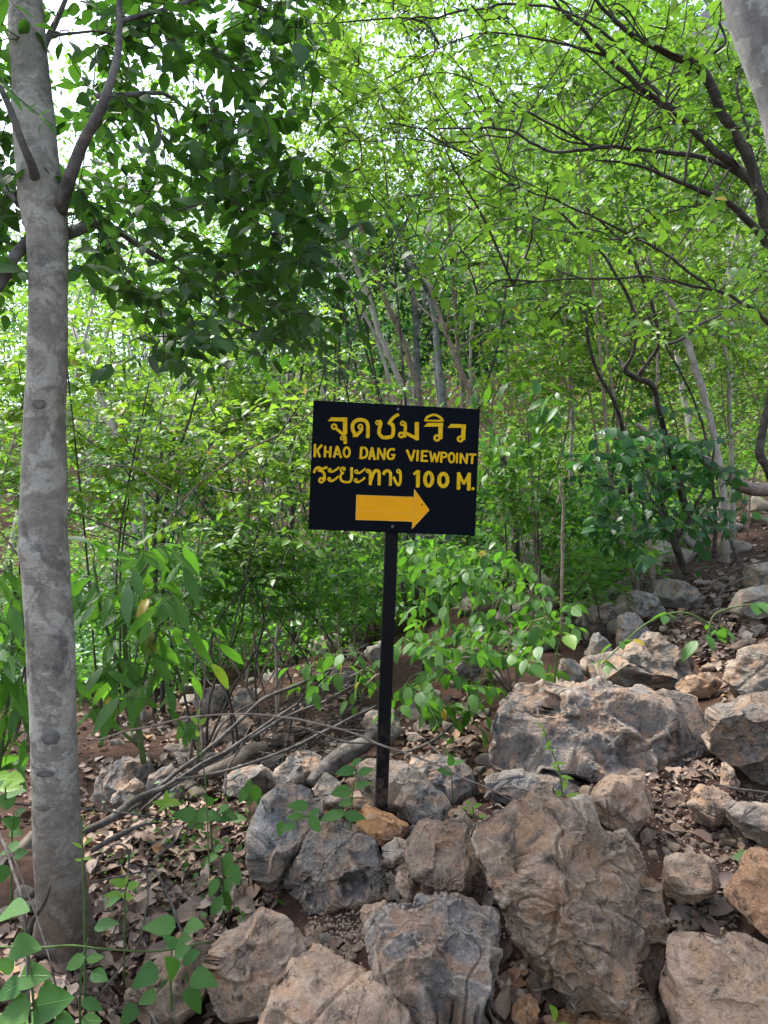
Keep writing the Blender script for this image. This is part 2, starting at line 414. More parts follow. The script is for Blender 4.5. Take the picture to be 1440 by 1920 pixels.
# ------------------------------------------------------------------ the boulders that can be told apart (outline in the photograph, distance, look)
GREY, TAN, ORG, DRK, WHT, BRN = (0.30, 0.285, 0.27), (0.56, 0.385, 0.265), (0.60, 0.30, 0.13), (0.20, 0.19, 0.185), (0.58, 0.475, 0.37), (0.33, 0.235, 0.17)
GB = (0.35, 0.245, 0.168)
ROCKS = [
 # label, outline, distance, colour, thickness / mean radius, detail level, plane cuts, roughness
 ('largest rough karst boulder, tan crest and dark pitted front', [(880,1590),(905,1545),(960,1500),(1010,1505),(1070,1500),(1085,1540),(1140,1570),(1170,1600),(1222,1608),(1252,1650),(1275,1720),(1272,1810),(1235,1885),(1180,1905),(1100,1895),(1030,1870),(990,1820),(960,1760),(930,1690)], 2.18, GB, 0.95, 7, 7, 1.25),
 ('ridged grey boulder with a pointed top, beside the largest boulder', [(665,1790),(720,1740),(765,1690),(800,1660),(830,1690),(870,1720),(920,1740),(950,1790),(945,1860),(940,1920),(930,1990),(780,1990),(730,1880)], 2.05, (0.235,0.203,0.18), 0.9, 7, 6, 1.2),
 ('tan rough boulder with a vertical crack at the bottom edge', [(455,1930),(480,1850),(520,1805),(590,1815),(640,1840),(720,1870),(770,1920),(790,2000),(700,2060),(450,2040)], 1.95, TAN, 0.9, 6, 4, 0.9),
 ('flat sloping tan slab with a thin crack beside the leaf litter', [(368,1805),(400,1760),(450,1720),(490,1705),(540,1730),(580,1770),(600,1805),(560,1850),(500,1890),(440,1900),(385,1860)], 2.3, (0.43,0.315,0.23), 0.8, 6, 4, 0.7),
 ('grey boulder with a deep hollow in its face', [(520,1690),(545,1640),(575,1570),(620,1545),(670,1570),(700,1600),(720,1650),(732,1695),(700,1725),(620,1725),(550,1720)], 2.62, (0.225,0.20,0.178), 0.85, 7, 5, 1.1),
 ('smooth blue grey boulder next to the leaf litter', [(452,1600),(455,1545),(480,1500),(520,1475),(570,1465),(600,1490),(612,1540),(590,1580),(555,1640),(520,1665),(480,1645),(455,1625)], 2.8, (0.225,0.225,0.225), 0.8, 6, 5, 0.55),
 ('bright orange stone propped against the foot of the sign post', [(662,1515),(680,1505),(715,1525),(770,1550),(750,1578),(715,1592),(670,1568)], 2.70, ORG, 0.85, 6, 5, 0.6),
 ('small cream block just behind the leafy seedling', [(585,1475),(610,1450),(640,1460),(660,1490),(640,1525),(600,1515)], 3.0, WHT, 0.9, 6, 5, 0.7),
 ('cream and orange boulder directly behind the sign post', [(660,1470),(675,1435),(705,1422),(755,1430),(803,1455),(812,1490),(785,1525),(700,1530),(665,1500)], 3.12, WHT, 0.8, 6, 5, 0.6),
 ('leaning grey stone right beside the foot of the sign post', [(735,1505),(760,1472),(790,1460),(832,1490),(852,1525),(820,1556),(770,1560),(740,1545)], 2.9, (0.27,0.24,0.212), 0.8, 6, 5, 0.7),
 ('dark earthy boulder wedged between post stones and largest boulder', [(752,1615),(770,1580),(840,1545),(885,1530),(897,1560),(890,1600),(925,1690),(900,1705),(840,1690),(790,1655)], 2.45, BRN, 0.8, 6, 5, 0.9),
 ('long grey boulder with pale veins, widest of the upper rocks', [(903,1390),(920,1360),(960,1310),(1000,1285),(1060,1280),(1150,1275),(1230,1290),(1290,1300),(1333,1330),(1315,1375),(1295,1425),(1250,1462),(1140,1472),(1060,1448),(960,1440),(908,1428)], 3.4, (0.225,0.198,0.178), 0.75, 7, 6, 0.95),
 ('low grey ledge under the long veined boulder', [(903,1450),(960,1440),(1060,1452),(1115,1472),(1070,1515),(960,1515),(915,1490)], 3.2, (0.28,0.26,0.245), 0.8, 6, 4, 0.9),
 ('humped grey boulder with a rounded peak above the long boulder', [(1100,1282),(1150,1240),(1200,1200),(1240,1183),(1280,1205),(1312,1245),(1300,1290),(1200,1310)], 4.3, (0.23,0.20,0.175), 0.9, 6, 4, 0.7),
 ('cracked dark grey boulder on the picture edge beside the humped one', [(1348,1275),(1370,1220),(1400,1203),(1480,1195),(1500,1300),(1385,1320)], 3.65, (0.225,0.19,0.16), 0.9, 6, 5, 0.8),
 ('large flat faced boulder on the picture edge beside the dead leaf pile', [(1318,1375),(1345,1330),(1400,1305),(1500,1290),(1530,1420),(1450,1490),(1370,1445)], 3.1, (0.245,0.208,0.18), 0.9, 6, 5, 0.7),
 ('square tan block with a flat top behind the largest boulder', [(1103,1495),(1140,1455),(1180,1450),(1227,1465),(1233,1500),(1212,1535),(1197,1572),(1150,1560),(1110,1530)], 2.72, TAN, 0.95, 6, 7, 0.6),
 ('small whitish stone tucked against the square tan block', [(1065,1512),(1085,1495),(1108,1488),(1115,1520),(1092,1545),(1070,1535)], 2.66, WHT, 0.9, 5, 4, 0.5),
 ('blunt tan stone between the square block and the white edged slab', [(1289,1507),(1320,1475),(1360,1480),(1380,1507),(1362,1545),(1320,1557),(1292,1535)], 2.8, TAN, 0.9, 6, 6, 0.5),
 ('pale slab with white edges on the reddish soil', [(1356,1508),(1400,1500),(1470,1500),(1490,1580),(1430,1598),(1385,1566)], 2.65, (0.54,0.44,0.35), 0.9, 6, 5, 0.6),
 ('blocky light tan stone standing right of the largest boulder', [(1238,1635),(1270,1600),(1310,1595),(1352,1615),(1354,1652),(1322,1688),(1280,1700),(1253,1678)], 2.42, (0.60,0.43,0.305), 0.95, 6, 7, 0.55),
 ('orange brown boulder cut off by the picture edge', [(1368,1685),(1400,1620),(1440,1600),(1530,1610),(1540,1750),(1440,1765),(1400,1735)], 2.25, (0.54,0.30,0.17), 0.9, 6, 5, 0.6),
 ('large tan boulder with a chipped corner at the bottom', [(1248,1875),(1260,1810),(1300,1760),(1340,1740),(1400,1740),(1490,1770),(1520,1920),(1460,2010),(1300,1980),(1265,1920)], 2.0, (0.54,0.37,0.255), 0.9, 6, 5, 0.65),
 ('brown boulder half hidden by the broad leaved seedling', [(225,1870),(290,1790),(350,1750),(405,1780),(395,1850),(340,1930),(240,1945)], 2.35, BRN, 0.85, 6, 4, 0.8),
 ('slim tan stone lying on the soil below the hollow boulder', [(672,1712),(700,1700),(725,1688),(742,1698),(735,1722),(700,1735),(678,1730)], 2.42, TAN, 0.9, 5, 4, 0.5),
 ('pale stone squeezed under the orange stone', [(712,1595),(745,1572),(782,1575),(765,1615),(722,1620)], 2.62, WHT, 0.9, 5, 4, 0.6),
 ('upright cream stone next to the dark earthy boulder', [(745,1640),(765,1632),(785,1650),(785,1685),(760,1690),(740,1665)], 2.42, (0.46,0.34,0.26), 0.8, 5, 5, 0.6),
 ('round orange stone in the gap beneath the largest boulder', [(957,1890),(970,1872),(1000,1868),(1013,1890),(1005,1918),(975,1930),(958,1912)], 2.02, (0.52,0.27,0.13), 0.9, 5, 3, 0.8),
 ('flat orange stone under the largest boulder', [(1045,1905),(1090,1890),(1160,1895),(1190,1930),(1120,1960),(1050,1945)], 2.1, ORG, 0.9, 5, 3, 0.6),
 ('flat orange stone below the humped boulder', [(1268,1293),(1300,1260),(1347,1258),(1354,1290),(1332,1312),(1290,1312)], 3.95, (0.48,0.31,0.2), 0.9, 5, 4, 0.5),
 ('narrow pointed stone leaning on the flat faced boulder', [(1350,1432),(1358,1428),(1375,1450),(1390,1478),(1352,1482)], 3.0, TAN, 0.7, 5, 3, 0.5),
 ('little cream stone at the foot of the long veined boulder', [(1174,1452),(1190,1442),(1210,1450),(1214,1470),(1185,1476)], 2.95, (0.48,0.38,0.29), 0.9, 5, 4, 0.4),
 ('pale angular chunk at the tip of the largest boulder', [(1145,1575),(1165,1555),(1190,1560),(1202,1590),(1175,1608),(1148,1600)], 2.5, (0.45,0.33,0.25), 0.9, 5, 5, 0.5),
 ('grey boulder lying between the post and the long veined boulder', [(755,1445),(800,1418),(880,1425),(912,1460),(905,1515),(840,1515),(795,1480)], 3.35, (0.23,0.212,0.20), 0.85, 6, 5, 0.9),
 ('pale round stone above the sign post foot among dead twigs', [(672,1358),(700,1330),(750,1335),(757,1372),(735,1395),(695,1392)], 4.2, (0.40,0.36,0.32), 0.9, 5, 4, 0.7),
 ('grey boulder in front of the fallen grey log', [(508,1455),(540,1415),(590,1408),(612,1440),(595,1475),(520,1485)], 3.8, (0.19,0.186,0.182), 0.9, 6, 4, 0.7),
 ('dark low boulder under the dead branches', [(415,1470),(440,1440),(500,1432),(530,1465),(510,1500),(430,1500)], 3.9, (0.16,0.155,0.15), 0.9, 5, 4, 0.7),
 ('tall grey boulder right behind the smooth trunk', [(160,1510),(185,1445),(235,1410),(285,1425),(302,1475),(275,1520),(200,1530)], 4.1, (0.16,0.157,0.157), 0.9, 6, 5, 0.8),  # tints of the left boulders darkened to stand in for their shade
 ('wedge shaped grey boulder between trunk and dead branches', [(265,1500),(280,1455),(315,1435),(350,1460),(350,1505),(300,1520)], 4.0, (0.15,0.15,0.153), 0.9, 5, 5, 0.7),
 ('small peaked grey stone in front of the tall grey boulder', [(200,1515),(225,1480),(250,1460),(278,1490),(282,1520),(240,1530)], 3.7, (0.18,0.176,0.172), 0.9, 5, 4, 0.6),
 ('brown flat slab on the far leaf litter', [(370,1375),(400,1345),(450,1340),(480,1365),(460,1392),(390,1395)], 5.5, (0.26,0.215,0.185), 0.9, 5, 4, 0.6),
 ('stacked grey boulder in the shade under the shrubs, topmost', [(355,1325),(375,1292),(420,1280),(435,1310),(420,1340),(370,1345)], 6.2, (0.17,0.166,0.162), 0.9, 5, 4, 0.7),
 ('pointed grey boulder in the shade near the dead branches', [(425,1340),(440,1290),(470,1285),(490,1310),(480,1350),(440,1355)], 6.0, (0.17,0.166,0.16), 0.9, 5, 4, 0.7),
 ('upright pale boulder between shrub and humped boulder', [(1153,1222),(1158,1160),(1180,1145),(1212,1165),(1225,1195),(1195,1230)], 5.2, (0.31,0.30,0.285), 0.8, 6, 5, 0.6),
 ('squarish pale block above the upright boulder', [(1172,1110),(1200,1103),(1242,1115),(1243,1152),(1200,1160),(1180,1140)], 5.7, (0.33,0.325,0.31), 0.9, 5, 6, 0.5),
 ('pale grey boulder with white top on the litter slope', [(1228,1112),(1255,1082),(1292,1095),(1318,1122),(1302,1148),(1240,1150)], 5.9, (0.34,0.33,0.31), 0.9, 5, 5, 0.6),
 ('broad grey boulder at the picture edge on the litter slope', [(1370,1145),(1395,1105),(1440,1092),(1500,1100),(1500,1160),(1400,1165)], 5.0, (0.30,0.285,0.26), 0.9, 5, 4, 0.6),
 ('rounded grey boulder above the broad one at the picture edge', [(1395,1095),(1405,1060),(1440,1050),(1490,1055),(1490,1110),(1410,1112)], 5.6, (0.30,0.28,0.255), 0.9, 5, 4, 0.5),
 ('small pointed grey boulder below the upright pale one', [(1095,1235),(1118,1183),(1140,1205),(1155,1235),(1125,1248)], 5.0, (0.28,0.275,0.265), 0.9, 5, 4, 0.7),
 ('flat dark stone in front of the small pointed boulder', [(1085,1260),(1100,1235),(1145,1220),(1160,1235),(1130,1262),(1095,1272)], 4.6, (0.19,0.18,0.17), 0.9, 5, 4, 0.6),
 ('grey stone behind the crest of the long veined boulder', [(1038,1285),(1050,1240),(1072,1232),(1095,1265),(1090,1295),(1050,1300)], 4.4, (0.27,0.26,0.25), 0.9, 5, 4, 0.7),
 ('dark fissured rock face below the leafy shrub', [(1088,1210),(1095,1150),(1130,1130),(1168,1145),(1168,1200),(1130,1215)], 5.9, (0.18,0.175,0.175), 0.9, 5, 5, 1.0),
 ('mossy grey boulder seen through the drooping shrub', [(845,1262),(860,1215),(890,1205),(910,1235),(905,1270),(865,1275)], 4.9, (0.26,0.25,0.23), 0.9, 5, 4, 0.7),
 ('sloping grey outcrop behind the thin dark sapling', [(905,1075),(930,1035),(975,1005),(1020,1010),(1035,1060),(990,1095),(930,1095)], 8.0, (0.27,0.26,0.25), 0.9, 5, 4, 0.8),
 ('pale stone half buried far behind the post', [(575,1222),(590,1195),(630,1185),(645,1205),(630,1230),(590,1232)], 7.2, (0.36,0.34,0.32), 0.9, 5, 4, 0.6),
 ('pale wedge of rock beside the post, beyond the dead branches', [(672,1232),(690,1212),(725,1200),(735,1225),(715,1245),(680,1245)], 7.0, (0.38,0.36,0.34), 0.9, 5, 4, 0.6),
]
def poly_mid(poly):
    p = np.array(poly, float); return (p[:, 0].min() + p[:, 0].max()) / 2, (p[:, 1].min() + p[:, 1].max()) / 2, p[:, 1].max(), p[:, 1].max() - p[:, 1].min()

# ------------------------------------------------------------------ terrain: a hillside through surveyed points
CP = [(200,1915,2.35),(0,1900,2.2),(110,1770,2.65),(450,1760,2.7),(330,1650,3.1),(250,1530,3.9),(300,1410,5.0),(420,1320,6.6),(520,1245,8.6),(120,1280,8.2),
      (712,1535,2.86),(640,1500,3.2),(620,1420,4.2),(640,1310,5.6),(620,1215,8.2),(700,1640,2.55),(620,1745,2.45),(680,1810,2.3),(970,1880,2.25),(1245,1850,2.25),(1380,1650,2.55),(1290,1565,2.85),(1410,1490,3.1),
      (900,1510,3.1),(890,1400,4.0),(860,1330,4.8),(1040,1290,4.8),(1340,1270,4.3),(1150,1160,6.2),(1330,1140,5.8),(1430,1040,7.5),(1350,1005,8.8),(1430,910,11.5),(1180,960,11.5),(1000,1010,10.5),(880,1110,7.8),(800,1170,7.5),
      (-300,1700,3.0),(-400,1400,5.0),(-500,1200,9.0),(1750,1400,3.2),(1900,1150,5.0),(1900,900,9.0),
      (0,1010,20.0),(360,980,20.0),(720,930,20.0),(1100,850,20.0),(1440,760,20.0),(2200,600,20.0),(-700,1010,20.0),
      (-700,900,42.0),(100,820,42.0),(500,700,42.0),(720,640,42.0),(1100,540,42.0),(1440,470,42.0),(2200,300,42.0),
      (-700,880,70.0),(200,760,70.0),(720,520,70.0),(1440,300,70.0),(2200,150,70.0)]
pts = [at(*c) for c in CP]
pts += [np.array(p, float) for p in [(-1.5, 0, -0.08), (0, 0, 0.0), (1.5, 0, 0.15), (-1.5, 1.2, -0.03), (0, 1.3, 0.06), (1.5, 1.3, 0.22), (-6, 0, -0.4), (6, 0, 0.9), (-6, -8, -1.0), (6, -8, 0.4), (0, -8, -0.6), (-20, -8, -2), (20, -8, 3), (-20, 5, -1), (20, 6, 5)]]
for lab, poly, d, *_ in ROCKS:
    cx, cy, yb, h = poly_mid(poly)
    if yb < 1900: pts.append(at(cx, yb - 0.13 * h, d + 0.02))
pts = np.array(pts)
def _phi(r2): return 0.5 * r2 * np.log(r2 + 1e-9)
def _sq(p): return np.stack([np.arcsinh(p[:, 0] / 3.0) * 3.0, np.arcsinh(p[:, 1] / 3.0) * 3.0], 1)
_S = _sq(pts); n_ = len(pts)
_A = np.zeros((n_ + 3, n_ + 3)); _A[:n_, :n_] = _phi(((_S[:, None] - _S[None]) ** 2).sum(-1)) + 0.05 * np.eye(n_)
_A[:n_, n_] = 1; _A[:n_, n_ + 1:] = _S; _A[n_, :n_] = 1; _A[n_ + 1:, :n_] = _S.T
_W = np.linalg.solve(_A, np.append(pts[:, 2], [0, 0, 0]))
def gz_exact(x, y, fine=True):
    p = np.stack([np.atleast_1d(np.asarray(x, float)).ravel(), np.atleast_1d(np.asarray(y, float)).ravel()], 1)
    z = np.empty(len(p))
    for k in range(0, len(p), 20000):
        s = _sq(p[k:k + 20000])
        z[k:k + 20000] = _phi(((s[:, None] - _S[None]) ** 2).sum(-1)) @ _W[:n_] + _W[n_] + s @ _W[n_ + 1:]
    if fine:
        q = np.column_stack([p, np.zeros(len(p))])
        z += 0.030 * fbm(q * 2.2, 4, 5) + 0.010 * fbm(q * 11, 3, 9)
    return z
def graded(a, b, fine0, fine1, step, grow=1.07):
    c = list(np.arange(fine0, fine1, step)); s = step; v = c[-1]
    while v < b: s *= grow; v += s; c.append(v)
    s = step; v = c[0]
    while v > a: s *= grow; v -= s; c.insert(0, v)
    return np.array(c)
gx = graded(-90, 90, -2.6, 2.8, 0.033); gy = graded(-12, 110, 1.2, 6.0, 0.033)
GX, GY = np.meshgrid(gx, gy); GZ = gz_exact(GX.ravel(), GY.ravel())
GZG = GZ.reshape(GX.shape)
def gz(x, y):
    """height of the built ground sheet"""
    x = np.atleast_1d(np.asarray(x, float)).ravel(); y = np.atleast_1d(np.asarray(y, float)).ravel()
    i = np.clip(np.searchsorted(gx, x) - 1, 0, len(gx) - 2); j = np.clip(np.searchsorted(gy, y) - 1, 0, len(gy) - 2)
    u = np.clip((x - gx[i]) / (gx[i + 1] - gx[i]), 0, 1); v = np.clip((y - gy[j]) / (gy[j + 1] - gy[j]), 0, 1)
    return (GZG[j, i] * (1 - u) + GZG[j, i + 1] * u) * (1 - v) + (GZG[j + 1, i] * (1 - u) + GZG[j + 1, i + 1] * u) * v
def gz1(x, y): return float(gz([x], [y])[0])
def hit(px, py, dmax=30.0):
    """where the line of sight through a photograph point meets the ground"""
    d = np.concatenate([np.linspace(1.2, 6, 300), np.linspace(6.05, dmax, 240)])
    x = (px - 720.0) / FOC * d; z = CAM_Z - (py - 960.0) / FOC * d
    g = gz(x, d); k = np.argmax(g > z)
    if not (g > z).any(): return None
    return np.array([x[k], d[k], g[k]])
def hits(px, py, dmax=14.0, n=260):
    px, py = np.asarray(px, float), np.asarray(py, float)
    d = np.concatenate([np.linspace(1.4, 5, n * 2 // 3), np.linspace(5.03, dmax, n // 3)])
    X = (px[:, None] - 720) / FOC * d; Z = CAM_Z - (py[:, None] - 960) / FOC * d
    G = gz(X.ravel(), np.broadcast_to(d, X.shape).ravel()).reshape(X.shape)
    b = G > Z; k = b.argmax(1); ok = b.any(1); r = np.arange(len(px))
    j = np.maximum(k - 1, 0); e0 = (Z - G)[r, j]; e1 = (G - Z)[r, k]; w = np.clip(e0 / np.maximum(e0 + e1, 1e-6), 0, 1)
    D = d[j] * (1 - w) + d[k] * w; x = (px - 720) / FOC * D
    return np.stack([x, D, gz(x, D)], 1)[ok]


gi = np.arange(len(gx) * len(gy)).reshape(len(gy), len(gx))
gf = np.stack([gi[:-1, :-1], gi[:-1, 1:], gi[1:, 1:], gi[1:, :-1]], -1).reshape(-1, 4)
ground = link('ground', mesh('ground', np.column_stack([GX.ravel(), GY.ravel(), GZ]), gf, M['soil']))
ground['kind'] = 'structure'

# distant limestone cliff above the wood
cxs = np.linspace(-70, 120, 150); czs = np.linspace(0, 1, 70)
CX, CT = np.meshgrid(cxs, czs)
top = np.interp(cxs, [-70, -40, -28, -20, -8, 5, 30, 60, 120], [14, 19, 25, 21, 26, 46, 66, 78, 84]) + 3 * fbm(np.column_stack([cxs * 0.12, cxs * 0, cxs * 0]), 4, 2)
CY = 92 + 16 * CT + 5 * fbm(np.column_stack([CX.ravel() * 0.06, CT.ravel() * 3, CX.ravel() * 0]), 5, 3, 0.55, True).reshape(CX.shape)
CZ = -2 + CT * (top[None, :] + 2)
ci = np.arange(CX.size).reshape(CX.shape)
cf = np.stack([ci[:-1, :-1], ci[:-1, 1:], ci[1:, 1:], ci[1:, :-1]], -1).reshape(-1, 4)
cliff = link('hill', mesh('hill', np.column_stack([CX.ravel(), CY.ravel(), CZ.ravel()]), cf, M['rock']))
cliff.color = (0.34, 0.35, 0.37, 1); cliff['kind'] = 'structure'; cliff['label'] = 'grey limestone cliff glimpsed above the wood'

# ------------------------------------------------------------------ boulders
_ICO = {}
def ico(level):
    if level not in _ICO:
        bm = bmesh.new(); bmesh.ops.create_icosphere(bm, subdivisions=level, radius=1.0)
        _ICO[level] = (np.array([v.co[:] for v in bm.verts]), np.array([[v.index for v in f.verts] for f in bm.faces])); bm.free()
    return _ICO[level]

def vnormals(p, f):
    fn = np.cross(p[f[:, 1]] - p[f[:, 0]], p[f[:, 2]] - p[f[:, 0]]); n = np.zeros_like(p)
    for k in range(3):
        for c in range(3): n[:, c] += np.bincount(f[:, k], fn[:, c], len(p))
    return unit(n)

def rock_shape(level, seed, Rfun, T, cuts, rough, s, squar=0.80, hollow=None):
    rg = np.random.default_rng(seed); n, f = ico(level)
    th = np.arctan2(n[:, 2], n[:, 0]); rho = np.sqrt(n[:, 0] ** 2 + n[:, 2] ** 2)
    R = Rfun(th); g = rho ** squar; h = np.sign(n[:, 1]) * np.abs(n[:, 1]) ** squar
    k = 1.0 / np.maximum((g ** 2.6 + np.abs(h) ** 2.6) ** (1 / 2.6), 1e-6)
    p = np.stack([R * np.cos(th) * g * k, T * h * k, R * np.sin(th) * g * k], 1)
    lo0, hi0 = p.min(0), p.max(0)
    for c in range(cuts + 4):                                 # flat broken faces, most of them on the side one sees
        a = rg.normal(size=3) * np.array([0.8, 0.8, 0.7]); a[1] = -abs(a[1]) - 0.5; a[2] += 0.45
        if c % 4 == 3: a[1] = -a[1]
        a = unit(a); q = p @ a; lim = q.max() * rg.uniform(0.60, 0.86)
        over = np.maximum(q - lim, 0)
        p = p - a * (over * 0.97)[:, None]
    if level >= 5:                                            # fracture faces: every patch breaks along its own plane
        for ns, st, jit in ((16, 0.6, 0.12), (60 if level < 7 else 90, 0.75, 0.26)):
            nv = vnormals(p, f); sd_ = rg.integers(len(p), size=ns); S = p[sd_]; Nn = unit(nv[sd_] + rg.normal(0, jit, (ns, 3)))
            pw = p + s * 0.10 * np.stack([vnoise(p / s * 3 + 5, 1), vnoise(p / s * 3 + 5, 2), vnoise(p / s * 3 + 5, 3)], 1)
            d2 = (pw ** 2).sum(1)[:, None] - 2 * pw @ S.T + (S ** 2).sum(1)[None]; d2 -= d2.min(1, keepdims=True)
            wt = np.exp(-d2 * (ns * 2.2 / (s * s))); wt /= wt.sum(1, keepdims=True)
            dn = p @ Nn.T - (S * Nn).sum(1)[None]                 # height of every point over every plane
            p = p - ((wt * dn) @ Nn) * st
    for c in (0, 2):                                          # keep the traced width and height
        a0, a1 = lo0[c], hi0[c]; b0, b1 = p[:, c].min(), p[:, c].max(); p[:, c] = (a0 + (p[:, c] - b0) * (a1 - a0) / (b1 - b0)) * 0.97
    u = unit(0.8 * vnormals(p, f) + 0.2 * unit(p + 1e-9)); o = rg.uniform(-50, 50, 3)
    warp = 0.15 * np.stack([vnoise(p / s * 1.3 + o, 1), vnoise(p / s * 1.3 + o, 2), vnoise(p / s * 1.3 + o, 3)], 1)
    q = p / s + warp + o
    disp = 0.045 * fbm(q * 1.2, 3, seed) + (0.022 + 0.014 * rough) * fbm(q * 1.9, 5, seed + 9, 0.55, True) - 0.04
    if level >= 6 or rough > 0.8:
        w = worley(q * 2.6, seed); w2 = worley(q * 6.5, seed + 5)
        mask = np.clip(fbm(q * 0.9, 2, seed + 3) * 2.2 + (0.6 if rough > 0.85 else 0.15), 0, 1)
        disp += rough * mask * (0.055 * (np.minimum(w, 0.75) - 0.5) + 0.034 * (np.minimum(w2, 0.7) - 0.45))
        disp += rough * 0.026 * fbm(q * 6, 4, seed + 21, 0.6, True) + 0.013 * fbm(q * 14, 3, seed + 33)
        for _ in range(3 if level >= 7 else 2):                   # a few long fracture lines
            cn = unit(rg.normal(size=3)); cd = np.abs((p @ cn) - rg.uniform(-0.45, 0.45) * s + 0.05 * s * fbm(q * 1.6, 3, seed + 71)); disp -= 0.055 * np.exp(-(cd / (0.022 * s)) ** 2) * np.clip(0.5 + 2 * vnoise(q * 1.1, seed + 5), 0, 1)
        cr = np.abs(fbm(q * 0.8, 3, seed + 51)); disp -= 0.03 * rough * mask * np.exp(-(cr / 0.012) ** 2)
    p = p + u * (disp * s * (0.55 + 0.45 * rough))[:, None]
    if hollow is not None:
        for (hx, hz, hr, dep) in hollow:
            dd = ((p[:, 0] - hx) / hr) ** 2 + ((p[:, 2] - hz) / (hr * 0.9)) ** 2 + 0.7 * vnoise(q * 4, 8) + 0.3 * vnoise(q * 11, 9)
            p[:, 1] += np.where(p[:, 1] < 0, dep * np.clip(1.25 - dd, 0, 1) ** 0.6, 0)
    return p, f

def poly_radius(off):
    """radius of a traced outline at every angle"""
    ang = np.linspace(-np.pi, np.pi, 361); out = np.zeros(361)
    a = off; b = np.roll(off, -1, 0)
    for i, t in enumerate(ang):
        dx, dz = math.cos(t), math.sin(t); best = 0
        ex, ez = b[:, 0] - a[:, 0], b[:, 1] - a[:, 1]
        den = dx * ez - dz * ex; den = np.where(np.abs(den) < 1e-9, 1e-9, den)
        r = (a[:, 0] * ez - a[:, 1] * ex) / den; u = (a[:, 0] * dz - a[:, 1] * dx) / den
        m = (u >= -1e-6) & (u <= 1 + 1e-6) & (r > 0)
        out[i] = r[m].max() if m.any() else 0
    out[out == 0] = out[out > 0].mean()
    k = np.array([1, 2, 3, 2, 1]) / 9.0
    out = np.convolve(np.concatenate([out[-5:-1], out, out[1:5]]), k, 'same')[4:-4]
    return lambda th: np.interp(th, ang, out)

for i, (lab, poly, d, col, tk, lev, cuts, rough) in enumerate(ROCKS):
    cx, cy, yb, hh = poly_mid(poly); c = at(cx, cy, d)
    off = np.array([((x - cx) / FOC * d, -(y - cy) / FOC * d) for x, y in poly])
    s = np.linalg.norm(off, axis=1).mean()
    hol = None
    if 'deep hollow' in lab: hol = [(((668 - cx) / FOC * d), -((1632 - cy) / FOC * d), 0.050, 0.075), (((595 - cx) / FOC * d), -((1665 - cy) / FOC * d), 0.045, 0.03)]
    p, f = rock_shape(lev, 100 + i * 13 + (9 if i == 0 else 0), poly_radius(off), s * tk, cuts, rough, s, hollow=hol)
    o = link('boulder', mesh('boulder', p, f, M['rock']), None, c)
    o.color = (*col, 1)
    tag(o, lab, 'rock')

# loose stones: small alike ones on the soil
def stone_mesh(k, level=3):
    rg = np.random.default_rng(900 + k); ax = rg.uniform(0.6, 1.0, 3); ax[2] *= 0.62
    n, f = ico(level); p = n * ax
    for c in range(9):
        a = unit(rg.normal(size=3)); q = p @ a; lim = q.max() * rg.uniform(0.55, 0.85); p = p - a * (np.maximum(q - lim, 0) * 0.95)[:, None]
    p = p + unit(p) * (0.09 * fbm(p * 1.6 + k * 7, 3, k))[:, None]
    return p, f
STONES = []
for k in range(10):
    p, f = stone_mesh(k); STONES.append(mesh('stone', p, f, M['rock'], smooth=False))
def in_poly(poly, x, y):
    poly = np.asarray(poly, float); c = np.zeros(len(x), bool); a, b = poly, np.roll(poly, -1, 0)
    for (x0, y0), (x1, y1) in zip(a, b):
        m = ((y0 > y) != (y1 > y)); xi = (x1 - x0) * (y - y0) / (y1 - y0 + 1e-12) + x0; c ^= m & (x < xi)
    return c
def sample_poly(poly, n, rg):
    p = np.asarray(poly, float); lo, hi = p.min(0), p.max(0); xs, ys = [], []
    while len(xs) < n:
        x = rg.uniform(lo[0], hi[0], n * 3); y = rg.uniform(lo[1], hi[1], n * 3); m = in_poly(p, x, y)
        xs += list(x[m]); ys += list(y[m])
    return np.array(xs[:n]), np.array(ys[:n])
def gnormal(x, y, e=0.03):
    dx = (gz(x + e, y) - gz(x - e, y)) / (2 * e); dy = (gz(x, y + e) - gz(x, y - e)) / (2 * e)
    return unit(np.stack([-dx, -dy, np.ones_like(dx)], 1))
BOULDER_PX = [(np.array(r[1], float), r[2]) for r in ROCKS]
def clear_of_boulders(P, margin=1.0):
    """keep points that no boulder's body covers"""
    keep = np.ones(len(P), bool)
    for poly, d in BOULDER_PX:
        q = np.stack([(P[:, 0] / P[:, 1]) * FOC + 720, 960 - (P[:, 2] - CAM_Z) / P[:, 1] * FOC], 1)
        near = P[:, 1] > d - 0.25
        near &= P[:, 1] < d + 0.35
        keep &= ~(in_poly(poly, q[:, 0], q[:, 1]) & near)
    return keep

